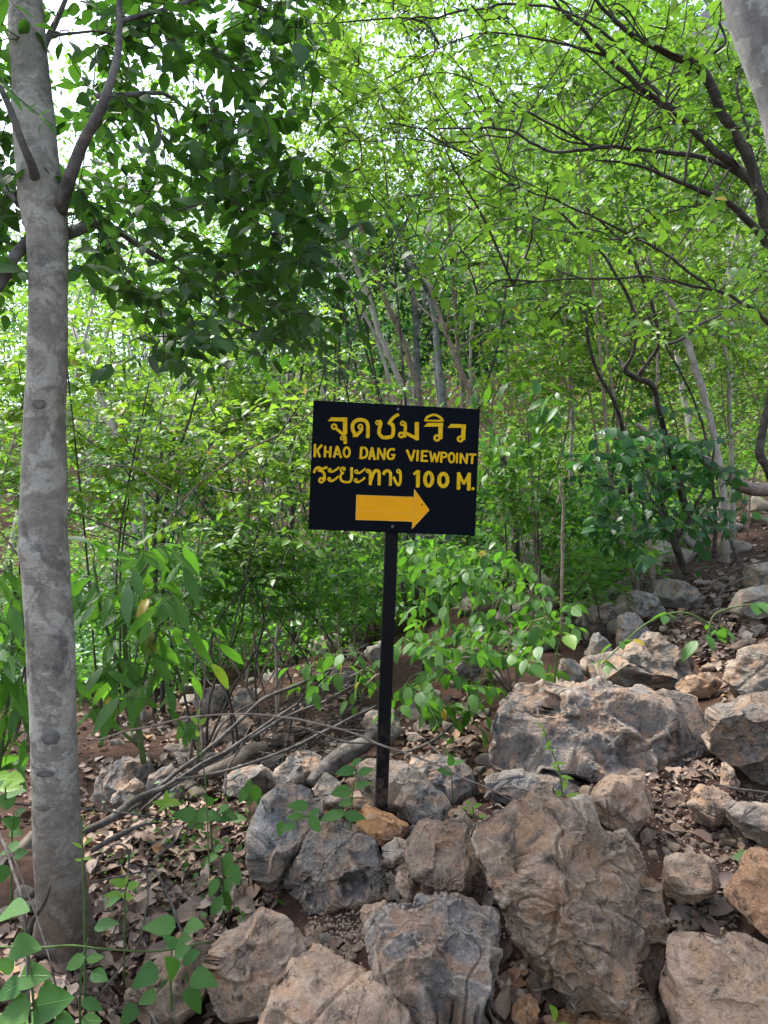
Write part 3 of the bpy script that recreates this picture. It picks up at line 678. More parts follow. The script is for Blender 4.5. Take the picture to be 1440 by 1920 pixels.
SOIL_POLYS = [([(1180,1460),(1330,1400),(1350,1480),(1440,1490),(1440,1620),(1370,1640),(1250,1600),(1200,1570)], 120, (0.008, 0.028)),
              ([(1250,1680),(1370,1640),(1380,1740),(1310,1750),(1260,1790)], 45, (0.008, 0.026)),
              ([(590,1720),(720,1700),(770,1690),(690,1760),(660,1800),(640,1830),(560,1790)], 75, (0.007, 0.024)),
              ([(700,1600),(790,1650),(780,1700),(720,1700)], 22, (0.010, 0.026))]
rg = np.random.default_rng(21); chip_n = 0
for poly, n, (s0, s1) in SOIL_POLYS:
    x, y = sample_poly(poly, n * 2, rg); P = hits(x, y, 6.0); P = P[clear_of_boulders(P)][:n]
    for q in P:
        o = link('stone_chip', STONES[rg.integers(10)], None, q + np.array([0, 0, 0.003]))
        s = s0 + (s1 - s0) * rg.random() ** 2.2
        o.scale = (s * rg.uniform(0.8, 1.5), s * rg.uniform(0.8, 1.2), s * rg.uniform(0.5, 0.9)); o.rotation_euler = (rg.normal(0, 0.3), rg.normal(0, 0.3), rg.uniform(0, 6.3))
        c = np.array([0.66, 0.46, 0.33]) * rg.uniform(0.75, 1.15); o.color = (*c, 1)
        tag(o, 'small pale tan stone chip scattered on the reddish soil', 'stone', 'loose stone chips on the soil'); chip_n += 1
# fist sized stones of the slope
MID = [([(1100,1090),(1440,1060),(1440,1180),(1330,1230),(1240,1160)], 16, (0.04, 0.10), 'grey'), ([(1180,930),(1440,900),(1440,1040),(1200,1060)], 46, (0.10, 0.34), 'far'),
       ([(170,1400),(420,1310),(640,1290),(700,1420),(420,1500),(250,1520)], 26, (0.04, 0.11), 'grey'), ([(780,1250),(1080,1220),(900,1380),(780,1440)], 22, (0.04, 0.11), 'grey'),
       ([(330,1240),(700,1200),(680,1290),(350,1320)], 18, (0.06, 0.16), 'far2'), ([(0,1500),(60,1500),(60,1760),(0,1760)], 5, (0.05, 0.1), 'grey'), ([(1060,1010),(1260,990),(1260,1170),(1090,1200)], 26, (0.06, 0.20), 'far'), ([(860,1080),(1060,1000),(1180,1040),(1230,1180),(1060,1230),(900,1200)], 46, (0.06, 0.24), 'slope')]
MLAB = {'slope': ('grey rock showing between the leaves right of the post', 'rocks under the drooping shrubs'), 'grey': ('fist sized grey stone lying among litter and dead twigs', 'stones among the litter'), 'far': ('pale grey limestone rock on the upper slope behind the shrubs', 'rocks on the upper slope'), 'far2': ('shaded grey rock under the shrubs beyond the dead branches', 'rocks in the shade of the shrubs')}
for poly, n, (s0, s1), kind in MID:
    x, y = sample_poly(poly, n * 2, rg); P = hits(x, y, 14.0); P = P[clear_of_boulders(P)][:n]
    for q in P:
        s = rg.uniform(s0, s1)
        o = link('rock', STONES[rg.integers(10)], None, q + np.array([0, 0, s * 0.15]))
        o.scale = (s * rg.uniform(0.8, 1.5), s * rg.uniform(0.8, 1.2), s * rg.uniform(0.7, 1.2)); o.rotation_euler = (rg.normal(0, 0.3), rg.normal(0, 0.3), rg.uniform(0, 6.3))
        c = np.array([0.27, 0.26, 0.25]) * rg.uniform(0.6, 1.25); o.color = (*c, 1)
        tag(o, MLAB[kind][0], 'rock', MLAB[kind][1])
# tan and grey rubble packed into the gaps between the boulders
RUB = [([(450,1660),(760,1560),(1000,1480),(1240,1450),(1440,1480),(1440,1760),(1250,1720),(1000,1880),(900,1720),(600,1840),(560,1740)], 120, (0.018, 0.050)), ([(560,1430),(900,1400),(1080,1470),(900,1540),(640,1540)], 50, (0.02, 0.055)), ([(1180,1180),(1440,1160),(1440,1300),(1330,1330),(1300,1240)], 26, (0.03, 0.07)), ([(1230,1760),(1290,1700),(1270,1900),(1190,1920)], 18, (0.02, 0.045))]
for poly, n, (s0, s1) in RUB:
    x, y = sample_poly(poly, n * 4, rg); P = hits(x, y, 8.0); P = P[clear_of_boulders(P)][:n]
    for q in P:
        s = s0 + (s1 - s0) * rg.random() ** 1.7
        o = link('rubble_stone', STONES[rg.integers(10)], None, q + np.array([0, 0, s * 0.2]))
        o.scale = (s * rg.uniform(0.8, 1.5), s * rg.uniform(0.8, 1.2), s * rg.uniform(0.7, 1.2)); o.rotation_euler = (rg.normal(0, 0.4), rg.normal(0, 0.4), rg.uniform(0, 6.3))
        c = np.array([0.58, 0.40, 0.28]) * rg.uniform(0.65, 1.15) if rg.random() < 0.7 else np.array([0.36, 0.34, 0.32]) * rg.uniform(0.8, 1.3); o.color = (*c, 1)
        tag(o, 'small angular rubble stone packed between the boulders', 'stone', 'rubble between the boulders')
# fine gravel
x, y = [], []
for poly, n, _ in SOIL_POLYS + RUB:
    a, b2 = sample_poly(poly, n * 10, rg); x.append(a); y.append(b2)
P = hits(np.concatenate(x), np.concatenate(y), 6.0)
tet = np.array([(1, 0, 0), (-0.5, 0.8, 0), (-0.6, -0.7, 0), (0.1, 0, 0.7), (0, 0.1, -0.5)]); tf = np.array([(0, 1, 3), (1, 2, 3), (2, 0, 3), (1, 0, 4), (2, 1, 4), (0, 2, 4)])
sz = 0.0016 + 0.008 * rg.random(len(P)) ** 2.5; an = rg.uniform(0, 6.3, len(P)); R = np.zeros((len(P), 3, 3))
R[:, 0, 0] = np.cos(an); R[:, 0, 1] = -np.sin(an); R[:, 1, 0] = np.sin(an); R[:, 1, 1] = np.cos(an); R[:, 2, 2] = 1
V = np.einsum('nij,kj->nki', R, tet) * sz[:, None, None] + P[:, None] + np.array([0, 0, 0.001])
F = (tf[None] + 5 * np.arange(len(P))[:, None, None]).reshape(-1, 3)
g = link('gravel', mesh('gravel', V.reshape(-1, 3), F, M['rock'], False)); g.color = (0.48, 0.34, 0.26, 1)
tag(g, 'fine tan gravel and grit on the bare reddish soil', 'gravel', None, 'stuff')

# ------------------------------------------------------------------ the sign
LETTERS = [
  ('cho_chan', [(0,[(537,3923),(652,4064),(1242,4094),(1247,3950)]),(156,[(1161,4051),(1181,3492)]),(73,[(859,3742),(853,3706),(831,3676),(799,3659),(762,3657),(729,3671),(706,3698),(696,3733),(703,3769),(725,3799),(757,3816),(793,3818),(827,3804),(850,3777),(859,3742)]),(107,[(842,3688),(956,3597),(1104,3484),(1181,3492)])]),
  ('sara_u', [(54,[(1142,3341),(1138,3316),(1122,3295),(1099,3282),(1074,3281),(1050,3291),(1034,3310),(1027,3335),(1032,3361),(1047,3381),(1070,3394),(1096,3395),(1119,3385),(1136,3366),(1142,3341)]),(127,[(1107,3392),(1185,3367),(1202,3146)])]),
  ('do_dek', [(132,[(1578,3435),(1454,3670),(1447,3863),(1559,3995),(1722,4037),(1907,3993),(1995,3828),(2009,3403)]),(68,[(1798,3789),(1792,3757),(1772,3731),(1744,3716),(1712,3714),(1682,3727),(1661,3751),(1653,3782),(1659,3814),(1678,3840),(1707,3855),(1739,3857),(1769,3844),(1789,3820),(1798,3789)]),(117,[(1790,3735),(1736,3617),(1578,3435)]),(0,[(1458,3400),(1637,3409),(1603,3552),(1497,3547)])]),
  ('cho_chang', [(63,[(2412,3966),(2407,3938),(2390,3915),(2365,3902),(2337,3900),(2312,3911),(2293,3932),(2286,3959),(2291,3987),(2308,4010),(2333,4023),(2361,4024),(2387,4014),(2405,3993),(2412,3966)]),(132,[(2390,4032),(2461,3949),(2428,3802),(2415,3592),(2532,3453),(2722,3443),(2909,3529),(2917,3851),(2831,3953)]),(117,[(2744,3929),(2864,4120),(2992,4243),(3102,4297)])]),
  ('mo_ma', [(63,[(3328,3988),(3322,3958),(3304,3934),(3277,3919),(3247,3917),(3219,3929),(3199,3952),(3191,3981),(3197,4011),(3215,4035),(3242,4050),(3272,4052),(3300,4040),(3320,4017),(3328,3988)]),(117,[(3332,4017),(3367,3849),(3350,3629),(3355,3493)]),(83,[(3308,3564),(3301,3528),(3279,3498),(3247,3480),(3210,3478),(3176,3493),(3152,3520),(3142,3556),(3149,3592),(3171,3622),(3204,3639),(3241,3641),(3275,3627),(3299,3599),(3308,3564)]),(117,[(3354,3654),(3578,3553),(3797,3447)]),(151,[(3776,4045),(3799,3408)])]),
  ('wo_waen', [(0,[(4037,3902),(4174,4051),(4750,4080),(4755,3943)]),(161,[(4653,4026),(4672,3499)]),(88,[(4636,3522),(4628,3481),(4603,3448),(4567,3428),(4525,3426),(4487,3442),(4460,3473),(4449,3513),(4457,3553),(4482,3587),(4519,3607),(4560,3609),(4598,3593),(4626,3562),(4636,3522)])]),
  ('sara_i', [(88,[(4087,4144),(4167,4265),(4385,4354),(4609,4288),(4727,4172)]),(63,[(4058,4128),(4757,4154)])]),
  ('wo_waen', [(0,[(4914,3907),(5043,4056),(5598,4064),(5602,3937)]),(161,[(5510,4021),(5513,3501)]),(83,[(5493,3525),(5485,3486),(5462,3454),(5426,3435),(5387,3433),(5350,3449),(5325,3478),(5314,3516),(5322,3555),(5345,3586),(5381,3605),(5420,3607),(5457,3592),(5483,3562),(5493,3525)])]),
  ('K', [(88,[(120,3074),(122,2613)]),(88,[(370,3057),(158,2807)]),(88,[(199,2866),(308,2621)])]),
  ('H', [(88,[(491,3020),(485,2625)]),(88,[(683,3015),(672,2624)]),(73,[(493,2813),(675,2817)])]),
  ('A', [(88,[(816,2630),(917,3036)]),(88,[(917,3036),(1075,2628)]),(63,[(859,2753),(1023,2746)])]),
  ('O', [(83,[(1376,2845),(1368,2769),(1341,2707),(1300,2672),(1253,2670),(1209,2701),(1178,2760),(1164,2835),(1172,2911),(1200,2973),(1241,3008),(1288,3010),(1332,2979),(1363,2920),(1376,2845)])]),
  ('D', [(88,[(1789,3048),(1779,2632)]),(83,[(1776,3028),(1940,3017),(2009,2860),(1951,2698),(1779,2646)])]),
  ('A', [(88,[(2090,2617),(2181,3053)]),(88,[(2181,3053),(2294,2617)]),(63,[(2124,2745),(2270,2747)])]),
  ('N', [(83,[(2415,3049),(2400,2622)]),(83,[(2415,3039),(2633,2637)]),(83,[(2648,3041),(2633,2632)])]),
  ('G', [(83,[(3005,3019),(2873,3027),(2774,2930),(2754,2798),(2807,2684),(2914,2675),(2976,2716),(2973,2823)]),(68,[(2890,2819),(3036,2821)])]),
  ('V', [(88,[(3454,3026),(3634,2635)]),(88,[(3733,3034),(3634,2635)])]),
  ('I', [(88,[(3856,3030),(3845,2640)])]),
  ('E', [(88,[(4018,3028),(4012,2628)]),(73,[(4019,3009),(4235,3014)]),(68,[(4015,2838),(4192,2836)]),(73,[(4011,2657),(4238,2658)])]),
  ('W', [(78,[(4309,3018),(4396,2636)]),(73,[(4396,2636),(4474,2952)]),(78,[(4474,2952),(4569,2634)]),(73,[(4569,2634),(4649,3009)])]),
  ('P', [(88,[(4733,3013),(4732,2627)]),(73,[(4729,2988),(4867,2985),(4924,2914),(4873,2834),(4730,2817)])]),
  ('O', [(83,[(5215,2825),(5207,2750),(5180,2690),(5140,2655),(5094,2652),(5051,2684),(5020,2742),(5007,2816),(5015,2890),(5041,2951),(5082,2986),(5128,2988),(5171,2957),(5202,2899),(5215,2825)])]),
  ('I', [(73,[(5312,3006),(5311,2634)])]),
  ('N', [(83,[(5452,2998),(5445,2630)]),(78,[(5452,2988),(5673,2635)]),(83,[(5685,2999),(5673,2631)])]),
  ('T', [(78,[(5751,2973),(6020,2976)]),(88,[(5890,2970),(5872,2630)])]),
  ('ro_ruea', [(88,[(117,2045),(179,2192),(292,2245),(408,2202),(588,2268)]),(97,[(266,2148),(431,2097),(502,1975),(499,1778)]),(78,[(470,1791),(464,1757),(443,1729),(413,1713),(379,1712),(348,1725),(326,1751),(317,1784),(324,1818),(344,1845),(374,1862),(408,1863),(439,1850),(461,1824),(470,1791)])]),
  ('sara_a', [(54,[(731,2168),(727,2147),(714,2130),(695,2120),(674,2119),(654,2127),(640,2144),(635,2164),(639,2185),(651,2203),(670,2213),(692,2214),(711,2205),(725,2189),(731,2168)]),(73,[(665,2117),(780,2113),(917,2196),(1020,2288)]),(54,[(727,1840),(723,1819),(711,1802),(692,1792),(670,1791),(651,1799),(637,1816),(632,1836),(636,1857),(648,1875),(667,1885),(688,1886),(708,1877),(722,1861),(727,1840)]),(73,[(662,1789),(778,1775),(918,1868),(1012,1959)])]),
  ('yo_yak', [(49,[(1238,2225),(1235,2208),(1225,2194),(1210,2186),(1193,2185),(1177,2192),(1166,2205),(1161,2222),(1165,2239),(1175,2252),(1190,2261),(1207,2261),(1223,2255),(1234,2242),(1238,2225)]),(58,[(1237,2259),(1145,2284),(1080,2223),(1092,2136),(1190,2083)]),(83,[(1190,2092),(1105,2040),(1080,1923),(1123,1805),(1269,1758),(1422,1779),(1481,1893)]),(102,[(1467,2298),(1481,1883)])]),
  ('sara_a', [(54,[(1689,2163),(1685,2142),(1672,2125),(1653,2114),(1632,2113),(1612,2122),(1598,2138),(1593,2159),(1597,2180),(1610,2197),(1629,2208),(1650,2208),(1670,2200),(1684,2184),(1689,2163)]),(73,[(1623,2112),(1739,2107),(1867,2190),(1971,2282)]),(54,[(1681,1843),(1677,1822),(1664,1805),(1645,1795),(1623,1794),(1604,1802),(1590,1818),(1584,1839),(1588,1860),(1601,1878),(1620,1888),(1642,1889),(1661,1880),(1675,1864),(1681,1843)]),(73,[(1615,1792),(1731,1778),(1869,1861),(1962,1952)])]),
  ('tho_thahan', [(58,[(2114,2197),(2109,2173),(2095,2154),(2074,2143),(2051,2142),(2029,2151),(2014,2169),(2008,2192),(2012,2215),(2026,2234),(2047,2246),(2071,2247),(2092,2237),(2108,2219),(2114,2197)]),(117,[(2113,2230),(2157,2068),(2170,1700)]),(117,[(2175,1836),(2244,2072),(2332,2211),(2444,2206),(2477,2082),(2485,1704)])]),
  ('sara_aa', [(112,[(2632,2098),(2677,2198),(2783,2241),(2873,2177),(2897,2052),(2899,1707)])]),
  ('ngo_ngu', [(63,[(3237,2237),(3232,2212),(3216,2191),(3193,2178),(3167,2177),(3143,2187),(3127,2207),(3120,2232),(3125,2257),(3140,2278),(3163,2291),(3189,2292),(3213,2282),(3230,2262),(3237,2237)]),(97,[(3232,2251),(3257,2068),(3256,1834),(3191,1734),(3110,1818),(3005,2018)])]),
  ('1', [(97,[(3744,2148),(3839,2240),(3897,2281)]),(136,[(3896,2291),(3907,1691)])]),
  ('0', [(136,[(4433,2002),(4423,1896),(4388,1809),(4334,1760),(4273,1757),(4216,1802),(4175,1885),(4158,1990),(4167,2097),(4203,2183),(4256,2233),(4317,2235),(4374,2191),(4416,2107),(4433,2002)])]),
  ('0', [(141,[(4996,1997),(4984,1895),(4943,1811),(4881,1763),(4811,1760),(4746,1803),(4699,1883),(4680,1984),(4692,2086),(4733,2170),(4795,2218),(4865,2221),(4930,2178),(4977,2099),(4996,1997)])]),
  ('M', [(132,[(5402,2285),(5414,1672)]),(97,[(5403,2260),(5605,1877)]),(97,[(5605,1877),(5791,2268)]),(132,[(5790,2287),(5792,1659)])]),
  ('dot', [(0,[(5937,1783),(5998,1766),(6014,1717),(5981,1667),(5916,1674),(5890,1722)])]),
]
ARROW_BAR = [(0.1685, 0.1311), (0.3778, 0.132), (0.377, 0.0432), (0.1691, 0.0416)]
ARROW_HEAD = [(0.3783, 0.1603), (0.4359, 0.087), (0.3755, 0.0164)]
SEAM = [(0.169, 0.0726), (0.3773, 0.075)]
SCREWS = [(0.3066, 0.449), (0.3038, 0.022)]

BW, BH, BT = 0.610, 0.465, 0.004
mid_l, mid_r = at(582.9, 871.5, 2.77), at(895.4, 885.8, 2.83)
u_ = unit(mid_r - mid_l)
v_ = at(743.2, 759.1, 2.80) - at(735, 998.2, 2.80); v_ = unit(v_ - u_ * np.dot(u_, v_)); w_ = np.cross(u_, v_)      # w_ looks at the viewer
scale_b = np.linalg.norm(mid_r - mid_l) / BW
cen = (mid_l + mid_r) / 2
def bp(x, y, z=0.0): return cen + u_ * (x - BW / 2) * scale_b + v_ * (y - BH / 2) * scale_b + w_ * z
foot = at(711.5, 1525, 2.855); foot[2] -= 0.12
sign = thing('trail_sign', 'dark trail sign with yellow Thai and English lettering and orange arrow on a post', 'sign', foot)
def local(p): return np.asarray(p) - foot
def prism(name, outline, z0, z1, mat, parent, bev=0.0):
    bm = bmesh.new(); n = len(outline)
    a = [bm.verts.new(local(bp(x, y, z0))) for x, y in outline]; b = [bm.verts.new(local(bp(x, y, z1))) for x, y in outline]
    bm.faces.new(a[::-1]); bm.faces.new(b)
    for k in range(n): bm.faces.new((a[k], a[(k + 1) % n], b[(k + 1) % n], b[k]))
    bmesh.ops.recalc_face_normals(bm, faces=bm.faces[:])
    if bev: bmesh.ops.bevel(bm, geom=bm.edges[:], offset=bev, segments=1, affect='EDGES')
    me = bpy.data.meshes.new(name); bm.to_mesh(me); bm.free(); me.materials.append(mat)
    return link(name, me, parent)
board = prism('board', [(0, 0), (BW, 0), (BW, BH), (0, BH)], -BT, 0.0, M['board'], sign, 0.0012)

def ribbon(pts, w, z, curved):
    """a brush stroke as a strip of quads, slightly rising so that strokes never share a plane"""
    p = np.array(pts, float) / 10000.0; w = w / 10000.0
    closed = np.linalg.norm(p[0] - p[-1]) < 1e-3 and len(p) > 5
    q = p if closed else spline(p, max(2, (len(p) - 1) * 5 + 1))[:, :2] if curved else p
    t = np.gradient(q, axis=0)
    if closed: t[0] = t[-1] = q[1] - q[-2]
    t = unit(t); nrm = np.stack([-t[:, 1], t[:, 0]], 1)
    L, R = q + nrm * w / 2, q - nrm * w / 2
    zz = z + np.linspace(0, 0.00022, len(q))
    V = [local(bp(x, y, h)) for (x, y), h in zip(np.vstack([L, R]), np.concatenate([zz, zz]))]
    n = len(q)
    F = [(k, n + k, n + k + 1, k + 1) for k in range(n - 1)]
    if not closed:                                            # brush ends are rounded
        for e, sgn in ((0, -1), (n - 1, 1)):
            c = len(V); V.append(local(bp(*(q[e] + t[e] * sgn * w * 0.16), zz[e])))
            F.append((e, c, n + e, n + e) if sgn < 0 else (n + e, c, e, e))
    return V, F
for name, strokes in LETTERS:
    V, F = [], []
    for k, (w, pts_) in enumerate(strokes):
        z = 0.0006 + 0.0003 * k
        if w == 0:
            c = len(V); V += [local(bp(x / 10000, y / 10000, z)) for x, y in pts_]
            for j in range(1, len(pts_) - 1): F.append((c, c + j + 1, c + j, c + j))
        else:
            v2, f2 = ribbon(pts_, w, z, len(pts_) > 2); c = len(V); V += v2; F += [tuple(i + c for i in f) for f in f2]
    me = bpy.data.meshes.new('letter')
    me.from_pydata([tuple(v) for v in V], [], [f[:3] if f[2] == f[3] else f for f in F]); me.materials.append(M['letter'])
    link('letter', me, board)
ARROW_EDGE = 0.0016
arrow = prism('arrow', ARROW_BAR[::-1], 0.0005, 0.0014, M['arrow'], sign)
prism('arrow_head', ARROW_HEAD[::-1], 0.0016, 0.0026, M['arrow'], arrow)
def strip(name, a, b, w, z0, z1, mat, par):
    a, b = np.array(a), np.array(b); t = unit(b - a); n = np.array([-t[1], t[0]]) * w / 2
    return prism(name, [tuple(a - n), tuple(b - n), tuple(b + n), tuple(a + n)], z0, z1, mat, par)
strip('seam', SEAM[0], SEAM[1], 0.0011, 0.00145, 0.0018, M['arrow_edge'], arrow)
for a, b in ((ARROW_BAR[0], ARROW_BAR[1]), (ARROW_BAR[1], ARROW_BAR[2]), (ARROW_BAR[2], ARROW_BAR[3]), (ARROW_BAR[3], ARROW_BAR[0])):
    strip('edge_strip', a, b, 0.0013, 0.00150, 0.0020, M['arrow_edge'], arrow)
for a, b in ((ARROW_HEAD[0], ARROW_HEAD[2]), (ARROW_HEAD[0], ARROW_HEAD[1]), (ARROW_HEAD[1], ARROW_HEAD[2])):
    strip('edge_strip', a, b, 0.0015, 0.0027, 0.0031, M['arrow_edge'], arrow)
pin = [(0.4085 + 0.0025 * math.cos(k * 1.047), 0.1055 + 0.0032 * math.sin(k * 1.047)) for k in range(6)]
prism('pin_hole', pin, 0.0028, 0.0031, M['post'], arrow)
for sx, sy in SCREWS:
    o6 = [(sx + 0.0055 * math.cos(k * 0.785), sy + 0.0055 * math.sin(k * 0.785)) for k in range(8)]
    sc = prism('screw', o6, 0.0004, 0.0035, M['steel'], sign, 0.0008)
    strip('slot', (sx - 0.0035, sy - 0.001), (sx + 0.0035, sy + 0.001), 0.0012, 0.0036, 0.0039, M['post'], sc)
# square tube post behind the board
ptop = bp(SCREWS[0][0] - 0.003, BH - 0.012, -BT - 0.024); pbot = foot
pd = unit(ptop - pbot); px_ = unit(u_ - pd * np.dot(u_, pd)); py_ = np.cross(pd, px_); hw = 0.0225
bm = bmesh.new(); ring = []
for c in (pbot, ptop):
    ring.append([bm.verts.new(local(c + px_ * sx * hw + py_ * sy * hw)) for sx, sy in ((-1, -1), (1, -1), (1, 1), (-1, 1))])
bm.faces.new(ring[0][::-1]); bm.faces.new(ring[1])
for k in range(4): bm.faces.new((ring[0][k], ring[0][(k + 1) % 4], ring[1][(k + 1) % 4], ring[1][k]))
bmesh.ops.recalc_face_normals(bm, faces=bm.faces[:]); bmesh.ops.bevel(bm, geom=bm.edges[:], offset=0.003, segments=2, affect='EDGES')
me = bpy.data.meshes.new('post'); bm.to_mesh(me); bm.free(); me.materials.append(M['post']); link('post', me, sign)

# ------------------------------------------------------------------ leaves
def leaf_tmpl(w=0.25, shape='ovate', nst=4, fold=0.25, curl=0.18, wave=0.0, tip=0.0, ph=0.0):
    """one leaf along +X, one unit long; w = half width; returns verts, tris, uv per corner"""
    ts = np.linspace(0, 1, nst + 2)
    if nst > 2: ts = 0.5 - 0.5 * np.cos(np.pi * (0.10 + 0.9 * ts)); ts = (ts - ts[0]) / (ts[-1] - ts[0])
    def hw(t):
        if shape == 'heart': return w * (np.sin(np.pi * t ** 0.52)) ** 0.8
        if shape == 'lance': return w * np.sin(np.pi * t ** 0.85) ** 1.05
        return w * np.sin(np.pi * t ** 0.74) ** 0.92
    V, UV = [(0, 0, 0)], [(0.5, 0)]
    for t in ts[1:-1]:
        h = hw(t); z = -curl * t * t
        wv = wave * math.sin(9 * t + ph)
        V += [(t, h, z + fold * h + wv), (t, 0, z), (t, -h, z + fold * h - wv)]; UV += [(0, t), (0.5, t), (1, t)]
    V.append((1, tip, -curl)); UV.append((0.5, 1))
    T = [(0, 2, 1), (0, 3, 2)]
    for k in range(nst - 1):
        a = 1 + 3 * k; b = a + 3
        T += [(a, a + 1, b + 1), (a, b + 1, b), (a + 1, a + 2, b + 2), (a + 1, b + 2, b + 1)]
    a = 1 + 3 * (nst - 1); e = len(V) - 1
    T += [(a, a + 1, e), (a + 1, a + 2, e)]
    V, T, UV = np.array(V, float), np.array(T), np.array(UV, float)
    return V, T, UV[T].reshape(-1, 2)

def tmpl_set(n, w, shape, nst, fold=0.25, curl=0.2, wave=0.0, seed=1):
    rg = np.random.default_rng(seed)
    return [leaf_tmpl(w * rg.uniform(0.85, 1.15), shape, nst, fold * rg.uniform(0.3, 1.6), curl * rg.uniform(-0.2, 1.9), wave * rg.uniform(0.4, 1.3), rg.normal(0, 0.04), rg.uniform(0, 6)) for _ in range(n)]
TS = {'ovate': tmpl_set(7, 0.29, 'ovate', 5, 0.20, 0.16, 0.010, 3), 'round': tmpl_set(6, 0.33, 'ovate', 4, 0.2, 0.15, 0.012, 4),
      'lance': tmpl_set(8, 0.15, 'lance', 6, 0.25, 0.30, 0.015, 5), 'heart': tmpl_set(7, 0.36, 'heart', 6, 0.18, 0.16, 0.018, 6),
      'ovate2': tmpl_set(6, 0.27, 'ovate', 2, 0.22, 0.16, 0, 7), 'far': [(np.array([(0, 0, 0), (0.45, 0.29, z), (1, 0, -c), (0.45, -0.29, z)], float), np.array([(0, 3, 2), (0, 2, 1)]), np.zeros((6, 2))) for z, c in ((0.10, 0.1), (0.02, 0.25), (-0.06, 0.2), (0.06, 0.0))],
      'ovate1': tmpl_set(5, 0.27, 'ovate', 1, 0.25, 0.18, 0, 8), 'lance2': tmpl_set(5, 0.2, 'lance', 2, 0.22, 0.3, 0, 9),
      'dead': tmpl_set(8, 0.30, 'ovate', 4, 0.5, 0.22, 0.06, 10)}

def frames(d, n):
    x = unit(d); y = unit(np.cross(n, x)); z = np.cross(x, y)
    return np.stack([x, y, z], -1)                      # columns
def bake(ts, pos, R, L, uv=False):
    rg = np.random.default_rng(len(pos)); pick = rg.integers(len(ts), size=len(pos)); VV, FF, UU, off = [], [], [], 0
    for k, (v, t, u) in enumerate(ts):
        m = pick == k; n = int(m.sum())
        if not n: continue
        V = np.einsum('nij,kj->nki', R[m], v) * L[m][:, None, None] + pos[m][:, None]
        VV.append(V.reshape(-1, 3)); FF.append((t[None] + (np.arange(n) * len(v))[:, None, None]).reshape(-1, 3) + off); off += n * len(v)
        if uv: UU.append(np.tile(u, (n, 1)))
    return np.vstack(VV), np.vstack(FF), (np.vstack(UU) if uv else None)
_LM = {}
def leaf_mesh(key, k, mat):
    if (key, k, mat.name) not in _LM:
        v, t, u = TS[key][k]; _LM[(key, k, mat.name)] = mesh('leaf', v, t, mat, True, u)
    return _LM[(key, k, mat.name)]
def leaf_objects(parent, key, mat, pos, R, L, rg):
    base = np.array(parent.location); made = []
    for p, r, l in zip(pos, R, L):
        o = bpy.data.objects.new('leaf', leaf_mesh(key, int(rg.integers(len(TS[key]))), mat)); COL.objects.link(o); o.parent = parent
        o.matrix_local = Matrix.LocRotScale(Vector(p - base), Matrix(r.tolist()).to_quaternion(), Vector((l, l, l))); made.append(o)
    return made
def put_leaves(parent, key, mat, pos, R, L, n_obj, seed, name='foliage', low=None):
    """the leaves that show largest are objects, the rest one mass"""
    rg = np.random.default_rng(seed)
    px = pos[:, 0] / np.maximum(pos[:, 1], 0.1) * FOC + 720; py = 960 - (pos[:, 2] - CAM_Z) / np.maximum(pos[:, 1], 0.1) * FOC
    vis = (px > 5) & (px < 1435) & (py > 5) & (py < 1915) & (pos[:, 1] > 0.5)
    score = np.where(vis, L / pos[:, 1], 0); order = np.argsort(-score); big = order[:n_obj]; big = big[score[big] > 0]
    rest = np.setdiff1d(np.arange(len(pos)), big)
    if len(big): leaf_objects(parent, key, mat, pos[big], R[big], L[big], rg)
    if len(rest):
        base = np.array(parent.location); k2 = low or key
        V, F, U = bake(TS[k2], pos[rest], R[rest], L[rest], k2 in ('ovate', 'round', 'lance', 'heart'))
        o = link(name, mesh(name, V, F, mat, True, U, base), parent); o['kind'] = 'stuff'

